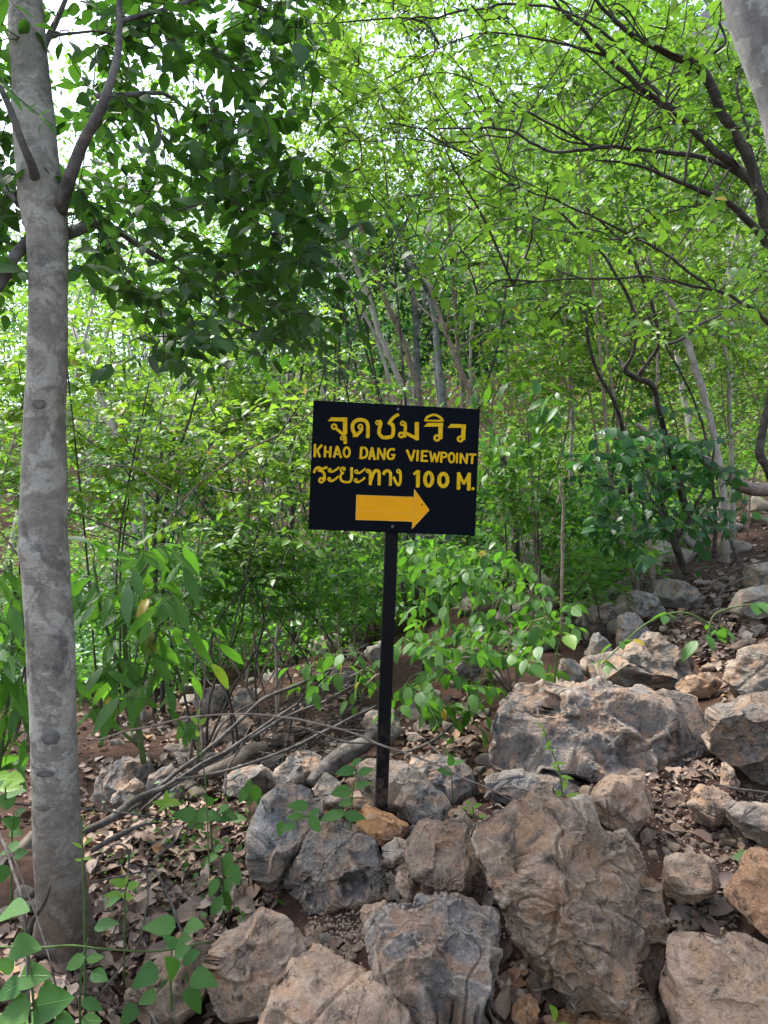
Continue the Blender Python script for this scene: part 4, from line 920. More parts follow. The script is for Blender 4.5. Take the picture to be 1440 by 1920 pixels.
def grow(skel, targets, k, L, spray, droop, seed, spread=0.35, axis_up=0.0, twig_r=0.0022, outward=None):
    """twigs from the nearest wood to every target, leaves left and right along each spray"""
    rg = np.random.default_rng(seed); cap = len(skel) + 3 * len(targets) + 5
    A = np.empty((cap, 3)); n = len(skel); A[:n] = skel
    d0 = np.array([((A[:n] - t) ** 2).sum(1).min() for t in targets]); lines, P, D, N, LL = [], [], [], [], []
    up = np.array([0, 0, 1.0])
    for t in targets[np.argsort(d0)]:
        a = A[((A[:n] - t) ** 2).sum(1).argmin()]; h = t - a; dist = np.linalg.norm(h) + 1e-6
        ax = unit(h) + rg.normal(0, 0.45, 3)
        if outward is not None: ax = ax + 0.8 * unit(t - outward)
        ax[2] = ax[2] * 0.35 + axis_up; ax = unit(ax); sl = spray * rg.uniform(0.6, 1.25)
        s0, s1 = t - ax * sl * 0.4, t + ax * sl * 0.6 - up * sl * droop * 0.35
        m = (a + s0) / 2 + up * 0.08 * dist + rg.normal(0, 0.06, 3) * dist
        c = spline([a, m, s0, (s0 + s1) / 2 + up * sl * 0.06, s1], 9)
        r0 = min(0.012, twig_r * (1.2 + 1.6 * dist)); lines.append((c, np.linspace(r0, twig_r * 0.4, 9)))
        A[n] = s0; A[n + 1] = c[3]; A[n + 2] = s1; n += 3
        kk = max(3, int(k * rg.uniform(0.7, 1.3))); s = np.linspace(0.0, 1.0, kk); q = c[4] * 0
        idx = 3.2 + s * 4.8; i0 = np.minimum(idx.astype(int), 7); fr = (idx - i0)[:, None]
        pos = c[i0] * (1 - fr) + c[i0 + 1] * fr; tan = unit(c[i0 + 1] - c[i0])
        side = unit(np.cross(tan, up)) * np.where(np.arange(kk) % 2, 1, -1)[:, None]
        dd = tan * 0.55 + side * 0.85 + rg.normal(0, 0.28, (kk, 3)); dd[:, 2] -= droop * rg.uniform(0.5, 1.5, kk); dd[-1] = tan[-1] - up * droop * 0.6
        nn = up + rg.normal(0, spread, (kk, 3)) + 0.0 * dd
        P.append(pos); D.append(dd); N.append(nn); LL.append(L * rg.uniform(0.5, 1.18, kk))
    P, D, N, LL = np.vstack(P), unit(np.vstack(D)), np.vstack(N), np.concatenate(LL)
    par = np.abs((unit(N) * D).sum(1)) > 0.95; N[par] += np.array([0.4, 0.3, 0.2])
    return lines, P, frames(D, N), LL

def dens(lines, step=0.05):
    out = []
    for pts_, _ in lines:
        p = np.asarray(pts_); n = max(2, int(np.linalg.norm(np.diff(p, axis=0), axis=1).sum() / step)); out.append(spline(p, n))
    return np.vstack(out)
def region(polys, n, d0, d1, seed, holes=()):
    rg = np.random.default_rng(seed); out = []
    area = []
    for p in polys:
        q = np.array(p, float); area.append(0.5 * abs(np.dot(q[:, 0], np.roll(q[:, 1], 1)) - np.dot(q[:, 1], np.roll(q[:, 0], 1))))
    for p, a in zip(polys, area):
        m = int(n * a / sum(area)) + 1; x, y = sample_poly(p, m, rg)
        for X, Y in zip(x, y):
            if any(in_poly(h, np.array([X]), np.array([Y]))[0] for h in holes): continue
            out.append(at(X, Y, rg.uniform(d0, d1)))
    return np.array(out)
def pxr(w, d): return w / FOC * d * 0.5                # radius in metres of something w pixels wide
def wood(px_line, n=None):
    """[(px, py, d, width px), ...] -> smooth line and radii"""
    a = np.array(px_line, float); n = n or max(6, 5 * (len(a) - 1) + 1); c = spline(atl(a[:, :3]), n)
    r = np.interp(np.linspace(0, 1, n), np.linspace(0, 1, len(a)), [pxr(w, d) for _, _, d, w in a]); return c, r

# ------------------------------------------------------------------ near tree with the smooth grey trunk
TRUNK = [(128,1850,2.62,140),(122,1770,2.62,112),(118,1700,2.6,103),(110,1600,2.58,98),(104,1480,2.56,95),(99,1350,2.55,94),(95,1200,2.54,96),(85,1050,2.53,98),(82,980,2.53,96),(83,880,2.53,90),(84,780,2.53,84),(88,680,2.53,79),(91,560,2.53,79),(89,450,2.53,82),(80,380,2.54,95),(70,310,2.55,86),(62,200,2.57,82),(54,100,2.6,76),(46,0,2.63,72),(38,-120,2.68,66),(30,-260,2.75,58),(20,-420,2.85,48)]
c, r = wood(TRUNK, 170); r = r * 0.89
base = c[0].copy(); base[2] = gz1(base[0], base[1]) - 0.05
tree = thing('grey_bark_tree', 'nearest tree with smooth mottled grey trunk and dark leafy boughs', 'tree', base)
V, F = tube_arrays([(c, r)], 40)
axis = np.vstack([np.repeat(c, 40, 0), c[:1], c[-1:]]); out = unit(V - axis)
dsp = 0.006 * fbm(V * np.array([9, 9, 5]), 4, 3) + 0.0022 * fbm(V * np.array([30, 30, 90]), 3, 8)
for (kx, ky, kr, kh) in ((75,735,16,0.010),(70,1050,20,0.010),(115,1165,12,0.008),(65,1290,11,0.006),(95,520,16,0.008),(98,1480,13,0.007),(70,1385,14,-0.004),(80,760,16,-0.004),(118,1265,9,0.006),(100,1690,22,0.008),(45,1030,18,0.012)):
    q = at(kx, ky, 2.48); dsp += kh * np.exp(-((np.linalg.norm(V - q, axis=1) / (kr / FOC * 2.5)) ** 2))
foot_z = V[:, 2] - base[2]; flare = np.clip(1 - foot_z / 0.30, 0, 1) ** 2; angv = np.arctan2(out[:, 1], out[:, 0])
dsp += flare * (0.022 + 0.030 * np.sin(angv * 5 + 1))
V = V + out * dsp[:, None]
link('trunk', quads_mesh('trunk', V, F, M['bark'], origin=base), tree)
kv, kf = ico(3)
for j, (kx, ky, kw_, kh_) in enumerate(((76,735,13,9),(82,762,15,12),(100,1388,20,17),(88,1450,22,9),(80,1505,20,8),(66,1295,8,8),(116,1165,8,8),(96,1482,9,7),(66,1045,9,13),(120,1266,6,5),(95,520,9,14),(62,1180,8,6))):
    a_ = at(kx, ky, 2.5); k_ = np.abs(c[:, 2] - a_[2]).argmin(); dx = np.clip((a_[0] - c[k_, 0]) / r[k_], -0.8, 0.8); nrm_ = np.array([dx, -math.sqrt(1 - dx * dx), 0.0]); ctr = c[k_] + nrm_ * r[k_] * 1.0
    sw, sh = 0.8 * kw_ / FOC * 2.5, 0.8 * kh_ / FOC * 2.5; tx = np.array([-nrm_[1], nrm_[0], 0.0]); q = kv * (1 + 0.22 * fbm(kv * 2.2 + 9 * j, 3, j)[:, None])
    dep = np.where(np.hypot(q[:, 0], q[:, 2]) < 0.5, 0.16, 0.34) * (0.005 + 0.2 * min(sw, sh)) * 1.4        # a raised lip round a sunken scar
    pv = ctr + tx * (q[:, 0] * sw)[:, None] + np.array([0, 0, 1.0]) * (q[:, 2] * sh)[:, None] + nrm_ * (np.abs(q[:, 1]) * dep * np.sign(-q[:, 1] + 0.001).clip(0, 1) - 0.002)[:, None]
    link('knot', mesh('knot', pv, kf, M['bough'], True, None, base), tree)
BR = [[(112,395,2.52,34),(125,350,2.47,30),(150,280,2.42,27),(178,225,2.38,25),(198,175,2.36,22),(218,110,2.36,17),(224,40,2.38,14),(223,-60,2.42,11),(230,-200,2.5,8)],
      [(70,345,2.50,26),(60,310,2.44,20),(42,270,2.40,17),(15,195,2.36,15),(-20,130,2.35,13),(-90,20,2.4,10)],
      [(50,455,2.55,30),(28,480,2.5,24),(5,525,2.46,22),(-40,570,2.45,18),(-110,590,2.5,12)],
      [(120,438,2.6,32),(150,430,2.72,26),(175,418,2.85,22),(215,430,3.0,17),(270,465,3.1,13),(330,502,3.15,10),(400,540,3.2,7)],
      [(180,180,2.4,13),(230,178,2.5,11),(290,174,2.65,9),(330,190,2.8,7),(420,260,3.0,5)],
      [(82,90,2.62,18),(95,60,2.7,15),(112,25,2.75,12),(130,-20,2.8,10),(160,-120,2.9,7)],
      [(96,68,2.68,8),(140,62,2.75,6),(200,60,2.85,5),(280,90,3.0,4)],
      [(40,385,2.6,22),(10,355,2.7,17),(-40,320,2.8,14),(-120,270,2.9,9)],
      [(290,210,2.75,7),(305,260,2.8,7),(345,305,2.9,6),(410,355,3.05,6),(470,410,3.15,6),(530,450,3.25,5)],
      [(330,502,3.15,9),(400,560,3.2,8),(440,600,3.22,6),(520,640,3.3,4)],
      [(224,40,2.38,12),(300,20,2.5,10),(400,-10,2.7,9),(500,20,2.9,7),(550,90,3.0,5)]]
lines = []
for b in BR:
    cc, rr = wood(b); rr = rr * 0.82; lines.append((cc, rr)); tubes('branch', [(cc, rr)], M['bough'], tree, 12, wobble=0.003)
CROWN = [[(130,0),(580,-40),(592,130),(565,200),(600,330),(645,420),(640,500),(600,600),(560,655),(420,690),(300,700),(235,665),(262,560),(140,525),(128,300)], [(0,180),(50,200),(40,560),(0,540)], [(0,-60),(60,-40),(40,60),(0,40)], [(-260,-200),(0,-160),(0,500),(-200,480)], [(60,-320),(600,-320),(580,-40),(100,-40)]]
HOLES = [[(305,205),(385,215),(395,262),(320,262)], [(88,0),(170,0),(160,60),(180,120),(95,150)], [(140,525),(235,500),(220,590),(150,600)], [(560,140),(640,120),(640,300),(590,290)], [(150,290),(230,280),(250,345),(160,350)], [(290,0),(330,0),(330,50),(290,50)]]
tg = region(CROWN, 720, 2.35, 4.2, 41, HOLES)
tw, P, R, L = grow(dens(lines), tg, 10, 0.082, 0.32, 0.36, 42, 0.55)
tubes('twigs', tw, M['dark_bark'], tree, 4, 'stuff')
put_leaves(tree, 'ovate', M['leaf_dark'], P, R, L, 300, 43)

# leaning trunk cut by the picture edge
LT = [(1860,1760,2.05,190),(1740,1250,1.98,178),(1640,780,1.93,172),(1560,400,1.9,168),(1520,200,1.9,166),(1452,0,1.9,166),(1372,-280,1.92,158),(1290,-560,1.97,145)]
c, r = wood(LT, 90); base = c[0].copy()
lt = thing('leaning_tree', 'blotchy grey leaning trunk cut off by the upper corner', 'tree', base)
V, F = tube_arrays([(c, r)], 32); axis = np.vstack([np.repeat(c, 32, 0), c[:1], c[-1:]]); V = V + unit(V - axis) * (0.006 * fbm(V * 7, 4, 13))[:, None]
link('trunk', quads_mesh('trunk', V, F, M['bark2'], origin=base), lt)

# ------------------------------------------------------------------ arching tree that reaches in from the picture edge
AR = [[(1560,900,3.7,70),(1520,700,3.6,58),(1470,540,3.5,46),(1440,435,3.42,38),(1415,330,3.38,34),(1385,265,3.34,32),(1365,230,3.3,31),(1335,165,3.27,30),(1305,120,3.24,29),(1250,100,3.2,20),(1200,75,3.15,17),(1155,40,3.1,13),(1120,0,3.05,11),(1060,-90,3.0,8)],
      [(1500,640,3.62,40),(1470,460,3.6,34),(1440,380,3.58,30),(1390,320,3.55,27),(1345,285,3.5,25),(1295,235,3.46,22),(1245,195,3.42,19),(1200,165,3.38,16),(1145,110,3.34,14),(1105,70,3.3,12),(1070,35,3.27,11),(1040,0,3.25,9),(980,-80,3.2,6)],
      [(1270,210,3.45,14),(1225,165,3.5,13),(1185,120,3.5,11),(1150,75,3.45,10),(1090,35,3.4,8),(1030,15,3.35,8),(950,8,3.3,8),(870,20,3.25,7),(795,32,3.2,6),(745,42,3.2,4)],
      [(1440,380,3.7,20),(1390,330,3.7,17),(1330,300,3.7,16),(1250,285,3.65,14),(1180,278,3.6,12),(1110,278,3.55,11),(1035,285,3.5,9),(970,250,3.4,8),(930,240,3.35,7),(880,242,3.3,7),(795,240,3.25,5),(720,225,3.2,4)],
      [(1110,278,3.55,8),(1060,245,3.5,8),(1020,225,3.45,7),(990,210,3.4,7),(945,205,3.35,6),(920,165,3.3,4)],
      [(1480,560,3.8,30),(1440,460,3.8,26),(1370,385,3.78,20),(1310,355,3.75,15),(1245,330,3.7,12),(1195,310,3.7,9),(1120,300,3.7,6)],
      [(1500,680,3.7,20),(1440,605,3.7,13),(1370,555,3.7,11),(1310,540,3.65,9),(1240,522,3.6,8),(1150,520,3.5,7),(1040,525,3.4,6),(940,535,3.35,4)],
      [(1340,545,3.7,9),(1320,530,3.72,9),(1245,475,3.7,8),(1180,440,3.65,8),(1120,410,3.6,7),(1040,375,3.55,6),(950,345,3.5,4)],
      [(1305,118,3.25,13),(1340,100,3.2,10),(1360,75,3.2,8),(1345,40,3.2,6),(1320,0,3.2,5)],
      [(1245,195,3.42,8),(1265,120,3.4,7),(1280,60,3.4,5),(1290,0,3.4,4)],
      [(1300,245,3.5,8),(1290,290,3.45,9),(1280,345,3.45,8)],
      [(955,335,3.5,5),(920,300,3.5,5),(875,255,3.45,4),(830,200,3.4,4),(795,130,3.35,3),(760,60,3.3,3)],
      [(950,345,3.5,5),(860,420,3.5,5),(790,520,3.5,4),(760,570,3.5,3)],
      [(930,240,3.35,6),(880,150,3.3,4),(830,90,3.3,3),(770,40,3.3,3)],
      [(1440,420,3.9,16),(1400,250,3.9,12),(1385,160,3.9,8),(1400,60,3.9,5)]]
base = at(1560, 1000, 3.75); base[2] = gz1(base[0], base[1]) - 0.05
ar = thing('arching_tree', 'spreading tree with many dark arching branches and fresh green leaves', 'tree', base)
lines = []
tubes('trunk', [(np.vstack([base, wood(AR[0])[0][:1]]), [pxr(90, 3.7), pxr(70, 3.7)])], M['dark_bark'], ar, 14)
for b in AR:
    cc, rr = wood(b); rr = rr * 0.6; cc = cc + 0.006 * np.stack([vnoise(cc * 14, 1), vnoise(cc * 14, 2), vnoise(cc * 14, 3)], 1)
    lines.append((cc, rr)); tubes('branch', [(cc, rr)], M['dark_bark'], ar, 9, wobble=0.003)
rgb = np.random.default_rng(57); ske = dens(lines, 0.05); ske = ske[(ske[:, 0] / ske[:, 1] * FOC + 720) < 1480]
for k in range(46):
    s = ske[rgb.integers(len(ske))]; l_ = rgb.uniform(0.35, 1.0); dv = unit(np.array([rgb.normal(-0.7, 0.6), rgb.normal(0, 0.5), rgb.normal(0.1, 0.7)]))
    cc = spline([s, s + dv * l_ * 0.35 + rgb.normal(0, 0.04, 3), s + dv * l_ * 0.7 + rgb.normal(0, 0.07, 3), s + dv * l_ + rgb.normal(0, 0.1, 3) - np.array([0, 0, 0.1 * l_])], 12); rr = np.linspace(rgb.uniform(0.003, 0.0065), 0.0015, 12)
    lines.append((cc, rr)); tubes('branch', [(cc, rr)], M['dark_bark'], ar, 5)
AREG = [[(590,-40),(1440,-40),(1440,640),(1150,650),(900,590),(720,500),(640,430),(600,300),(570,100)], [(1440,-200),(1900,-200),(1900,500),(1440,600)], [(700,-260),(1440,-260),(1440,-40),(650,-40)]]
tg = region(AREG, 600, 2.75, 4.8, 51)
tw, P, R, L = grow(dens(lines), tg, 11, 0.057, 0.34, 0.22, 52, 0.50, twig_r=0.0028)
tubes('twigs', tw, M['dark_bark'], ar, 3, 'stuff')
put_leaves(ar, 'ovate', M['leaf_bright'], P, R, L, 300, 53, low='ovate2')

# twisted shrub with curled stems, and the low bough that lies across the slope
def stemmed(name, label, cat, px_lines, mat, base_i=0, seg=9, wob=0.004):
    ws = [wood(b) for b in px_lines]; b0 = ws[base_i][0][0].copy()
    t = thing(name, label, cat, b0)
    for cc, rr in ws: tubes('stem', [(cc, rr)], mat, t, seg, wobble=wob)
    return t, ws
TWI = [[(1290,985,6.6,12),(1262,870,5.9,12),(1236,770,5.5,13),(1226,730,5.4,15),(1215,716,5.3,16),(1198,708,5.2,16),(1218,675,5.15,11),(1234,647,5.1,11),(1230,600,5.05,10),(1215,550,5.0,9),(1180,470,4.9,8),(1140,430,4.8,7),(1100,390,4.7,5)],
       [(1200,712,5.2,18),(1172,694,5.15,14),(1184,670,5.1,9),(1191,640,5.05,9),(1185,575,5.0,9),(1160,525,4.9,8),(1125,470,4.85,7),(1090,435,4.8,7),(1040,390,4.7,6)],
       [(1172,694,5.15,12),(1160,675,5.2,9),(1150,665,5.2,6)],
       [(1234,647,5.1,8),(1275,638,5.2,8),(1310,610,5.3,8),(1350,590,5.4,7),(1420,540,5.6,6)]]
TWI = [[(x, y, d, w * 0.72) for x, y, d, w in l_] for l_ in TWI]
tws, wl = stemmed('twisted_shrub', 'shrub with twisted dark stems curling upward above the dark bush', 'shrub', TWI, M['dark_bark'])
tg = region([[(1050,390),(1320,480),(1300,640),(1150,650),(1040,520)]], 22, 4.7, 5.4, 61)
tw, P, R, L = grow(dens(wl), tg, 9, 0.06, 0.3, 0.25, 62); tubes('twigs', tw, M['dark_bark'], tws, 4, 'stuff'); put_leaves(tws, 'ovate2', M['leaf_bright'], P, R, L, 0, 63)
stemmed('low_bough', 'thick brown bough sagging across the slope at the picture edge', 'branch', [[(1500,905,6.2,26),(1429,918,6.2,26),(1387,909,6.1,24),(1359,887,6.0,22),(1335,872,6.0,20),(1295,848,6.0,16),(1257,829,6.0,15),(1218,815,6.0,13),(1195,795,6.0,9)]], M['brown_bark'])
stemmed('curved_sapling', 'thin dark sapling bowed in a long curve beside the twisted shrub', 'sapling', [[(1185,950,6.3,8),(1172,830,6.0,8),(1154,758,5.8,8),(1121,699,5.7,7),(1104,644,5.6,7),(1096,586,5.5,6),(1062,565,5.5,5)]], M['dark_bark'])
stemmed('edge_sapling', 'dark forked stem rising along the picture edge', 'sapling', [[(1470,960,6.6,16),(1440,880,6.5,16),(1425,850,6.5,16),(1432,800,6.5,14),(1440,760,6.5,13),(1470,640,6.5,10)]], M['dark_bark'])
stemmed('fine_sapling', 'straight reddish sapling stem in front of the dark bush', 'sapling', [[(1052,1200,4.9,7),(1053,1130,4.9,6),(1054,1040,4.9,6),(1056,960,4.9,5),(1050,900,4.9,4)]], M['brown_bark'])
stemmed('mossy_sapling', 'crooked dark sapling behind the leaves beside the sign', 'sapling', [[(975,1110,7.3,12),(970,1060,7.2,12),(968,1000,7.1,11),(960,950,7.1,11),(955,900,7.0,10),(940,840,7.0,8)]], M['dark_bark'])

# ------------------------------------------------------------------ slender trees behind the sign
SL = [('pale curved trunk, leftmost of the group rising behind the sign', 'pale_bark', 9.0, [(560,300,6),(579,344,9),(640,433,11),(660,478,12),(679,530,12),(696,572,13),(715,633,13),(743,700,15),(763,760,15),(780,900,16),(790,1050,18)]),
      ('pinkish curved trunk, second in the group behind the sign', 'brown_bark', 9.2, [(640,300,7),(652,364,10),(671,411,10),(690,467,11),(715,544,12),(754,633,12),(771,689,13),(790,758,14),(800,900,15),(810,1050,16)]),
      ('thin pale stem leaning through the dark gap left of the trunks', 'pale_bark', 9.4, [(590,400,4),(615,467,7),(643,519,8),(679,583,8),(715,660,8),(745,800,9),(760,1040,10)]),
      ('whitish lichened trunk standing straight above the sign', 'bark2', 8.6, [(770,480,12),(796,536,12),(815,589,14),(820,661,18),(831,758,19),(836,900,20),(840,1060,22)]),
      ('brown shredding trunk leaning down to the top corner of the sign', 'brown_bark', 7.6, [(800,520,7),(838,628,11),(865,697,13),(904,772,14),(940,860,15),(965,1000,16)]),
      ('knotted upright stem right behind the leaning brown trunk', 'brown_bark', 8.8, [(835,300,7),(840,383,9),(854,578,10),(860,661,11),(868,750,12),(872,900,13),(875,1060,14)]),
      ('very thin white stem slanting up beyond the sign corner', 'pale_bark', 9.6, [(965,300,4),(954,342,6),(929,425,6),(904,500,7),(888,578,7),(882,661,7),(885,800,8),(890,1050,8)]),
      ('stout pale grey trunk half hidden by the trunk group', 'bark2', 10.5, [(760,480,12),(775,560,15),(780,619,16),(782,703,17),(785,860,18),(790,1040,20)]),
      ('smooth pinkish trunk leaning behind the arching branches', 'pale_bark', 7.2, [(1215,480,6),(1232,527,10),(1270,585,14),(1290,647,15),(1320,741,16),(1345,850,17),(1360,960,19)]),
      ('slim straight grey trunk near the picture edge', 'pale_bark', 8.4, [(1340,480,7),(1352,600,9),(1365,700,10),(1370,830,10),(1375,960,11)]),
      ('pale twin stemmed trunk among bushes right of the sign', 'pale_bark', 9.0, [(1060,500,6),(1068,640,8),(1072,760,9),(1070,900,9),(1075,1020,10)]),
      ('thin brown stem, leftmost of three in the shrubs left of the sign', 'pale_bark', 6.2, [(250,780,5),(258,860,7),(268,950,9),(275,1050,10),(278,1200,11),(270,1330,12)]),
      ('dark stem, middle of three in the shrubs left of the sign', 'dark_bark', 6.4, [(300,780,5),(302,880,8),(292,960,9),(290,1050,10),(292,1200,11),(290,1320,12)]),
      ('dark leaning stem, rightmost of three in the shrubs left of the sign', 'dark_bark', 6.5, [(330,800,5),(322,880,8),(310,960,10),(305,1050,11),(305,1200,12),(305,1320,13)]),
      ('shadowy straight trunk between shrubs and sign post', 'dark_bark', 7.5, [(540,700,7),(545,850,10),(548,1000,13),(550,1150,16),(552,1245,18)]),
      ('thin upright stem crossing the shaded shrub left of the post', 'pale_bark', 5.6, [(522,900,4),(520,1000,5),(520,1150,6),(518,1290,7)])]
for i, (lab, mt, d, ln) in enumerate(SL):
    a = [(x, y, d, w * 0.78) for x, y, w in ln][::-1]; cc, rr = wood(a)
    b0 = cc[0].copy(); g0 = gz1(b0[0], b0[1])
    cc = np.vstack([[b0[0], b0[1], g0 - 0.1], cc[cc[:, 2] > g0 + 0.02]]); rr = np.append(rr[0] * 1.15, rr[-(len(cc) - 1):])
    b0 = cc[0].copy(); t = thing('slender_tree', lab, 'tree', b0, 'slender trunks in the wood'); tubes('trunk', [(cc, rr)], M[mt], t, 10, wobble=0.012)
    rg = np.random.default_rng(500 + i); topp = cc[-1]
    tg = topp + rg.normal(0, 1, (26, 3)) * np.array([0.8, 0.7, 0.55]) + np.array([-0.1, 0, 0.35])
    lb = []
    for k in range(4):
        s = cc[int(len(cc) * rg.uniform(0.6, 0.95))]; e = s + np.array([rg.normal(0, 0.5), rg.normal(0, 0.4), rg.uniform(0.4, 1.0)]); lb.append((spline([s, (s + e) / 2 + rg.normal(0, 0.08, 3), e], 7), np.linspace(rr[-1] * 0.8, 0.006, 7)))
        tubes('branch', [lb[-1]], M[mt], t, 6)
    tw, P, R, L = grow(dens(lb), tg, 10, 0.085, 0.4, 0.3, 520 + i); tubes('twigs', [(c_[::2], r_[::2]) for c_, r_ in tw], M['dark_bark'], t, 3, 'stuff')
    put_leaves(t, 'ovate1', M['leaf_lime' if i % 3 == 0 else 'leaf_bright'], P, R, L, 0, 3, 'crown')

# ------------------------------------------------------------------ understory trees and shrubs, each its own plant
US = [ # label, kind, centre px, py, d, half width px, half height px, leaf length, material, template, droop, cover
 ('lime leaved tree spreading high above the sign', 'tree', 800,170,7.5,270,250,0.070,'leaf_lime','ovate2',0.30,1.5),
 ('bright leafy tree filling the sky behind the arching branches', 'tree', 1190,230,6.8,300,290,0.066,'leaf_bright','ovate2',0.25,1.6),
 ('yellow green tree behind the twisted shrub', 'tree', 1240,560,7.8,270,180,0.070,'leaf_lime','ovate1',0.25,1.5),
 ('bright tree behind the slender trunks, right half', 'tree', 1000,520,8.4,190,220,0.085,'leaf_bright','ovate1',0.25,1.3),
 ('pale green tree between the dark boughs and the lime tree', 'tree', 610,190,9.0,120,230,0.085,'leaf_lime','ovate1',0.30,1.3),
 ('light green sapling cluster just right of the sign', 'shrub', 1010,720,6.9,150,110,0.090,'leaf_lime','ovate2',0.25,1.2),
 ('large leaved bush with hanging green leaves right of the sign', 'shrub', 975,800,6.0,100,90,0.17,'leaf_mid','lance2',0.95,1.5),
 ('feathery light green shrub below the hanging leaved bush', 'shrub', 960,890,5.7,110,110,0.085,'leaf_bright','ovate2',0.35,1.4),
 ('bright bush behind the twisted shrub stems', 'shrub', 1190,700,8.0,180,120,0.085,'leaf_bright','ovate1',0.25,1.2),
 ('thin leaved bush along the picture edge on the slope', 'shrub', 1390,700,8.6,110,190,0.075,'leaf_bright','ovate1',0.25,1.1),
 ('lime bush glowing just right of the smooth trunk', 'shrub', 210,690,5.4,110,120,0.105,'leaf_lime','ovate2',0.25,1.6),
 ('tall bright shrub under the dark boughs', 'shrub', 430,700,6.6,220,130,0.080,'leaf_lime','ovate2',0.25,1.5),
 ('layered bright shrub in the middle of the left side', 'shrub', 330,860,5.2,220,110,0.080,'leaf_lime','ovate2',0.20,1.4),
 ('layered green shrub touching the left edge of the sign', 'shrub', 520,850,5.3,170,110,0.075,'leaf_lime','ovate2',0.20,1.4),
 ('lime bush on the far side of the smooth trunk', 'shrub', 40,720,5.6,110,140,0.10,'leaf_lime','ovate2',0.25,1.5),
 ('bright bush low behind the smooth trunk at the edge', 'shrub', 40,880,5.0,110,110,0.08,'leaf_bright','ovate2',0.25,1.4),
 ('mid green shrub below the sign and left of its post', 'shrub', 520,1000,4.8,200,90,0.072,'leaf_bright','ovate2',0.22,1.6),
 ('shaded shrub behind the drooping broad leaved plant', 'shrub', 380,1100,5.0,190,100,0.072,'leaf_mid','ovate2',0.30,1.7),
 ('dark low shrub in the shade left of the post', 'shrub', 590,1110,5.2,140,90,0.070,'leaf_mid','ovate2',0.30,1.6),
 ('bright shrub directly behind the sign board', 'shrub', 640,770,6.9,180,110,0.080,'leaf_bright','ovate2',0.22,1.4),
 ('green shrub right behind the top of the post', 'shrub', 830,1030,5.0,110,70,0.085,'leaf_mid','ovate2',0.55,1.4),
 ('light green undergrowth shrub right of the sign corner', 'shrub', 1010,960,5.9,140,90,0.085,'leaf_mid','ovate2',0.35,1.2),
 ('small bush of dull green leaves at the foot of the slope', 'shrub', 1110,1040,5.6,90,80,0.08,'leaf_mid','ovate2',0.35,1.2),
 ('thin leaved tree letting sky through behind the dark boughs', 'tree', 300,300,11.0,290,260,0.13,'leaf_bright','ovate1',0.30,0.75),
 ('tall pale tree closing the sky high above the sign', 'tree', 760,40,9.6,280,140,0.10,'leaf_bright','ovate1',0.3,1.4),
 ('tall tree closing the sky above the arching branches', 'tree', 1120,30,9.8,260,120,0.10,'leaf_mid','ovate1',0.3,1.4),
 ('leafy shrub mass low between the smooth trunk and the dark stems', 'shrub', 240,1010,6.6,150,120,0.085,'leaf_mid','ovate1',0.25,1.3),
 ('wide low shrub in the shade above the fallen branches', 'shrub', 470,1120,6.4,210,90,0.08,'leaf_mid','ovate1',0.25,1.3),
 ('bright shrub behind the lower edge of the sign', 'shrub', 690,1000,6.6,150,110,0.08,'leaf_bright','ovate1',0.25,1.3),
 ('ground hugging shrub among the rocks behind the drooping shrubs', 'shrub', 930,1090,6.9,120,60,0.08,'leaf_mid','ovate1',0.25,1.2),
 ('low leafy shrub behind the dark glossy bush', 'shrub', 1180,900,8.2,150,80,0.085,'leaf_bright','ovate1',0.25,1.2),
 ('thin bright shrub on the upper slope by the picture edge', 'shrub', 1360,850,9.4,120,80,0.085,'leaf_bright','ovate1',0.25,1.0),
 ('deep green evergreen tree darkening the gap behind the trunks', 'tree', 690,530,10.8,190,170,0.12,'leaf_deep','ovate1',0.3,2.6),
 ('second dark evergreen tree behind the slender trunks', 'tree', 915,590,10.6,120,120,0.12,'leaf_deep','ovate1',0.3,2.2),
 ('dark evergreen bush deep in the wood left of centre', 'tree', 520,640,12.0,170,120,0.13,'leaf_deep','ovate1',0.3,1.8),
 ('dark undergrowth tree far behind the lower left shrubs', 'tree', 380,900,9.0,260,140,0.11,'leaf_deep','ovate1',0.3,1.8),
 ('dark shrub far behind the sign post', 'shrub', 690,1090,8.0,190,90,0.10,'leaf_mid','ovate1',0.3,1.8)]
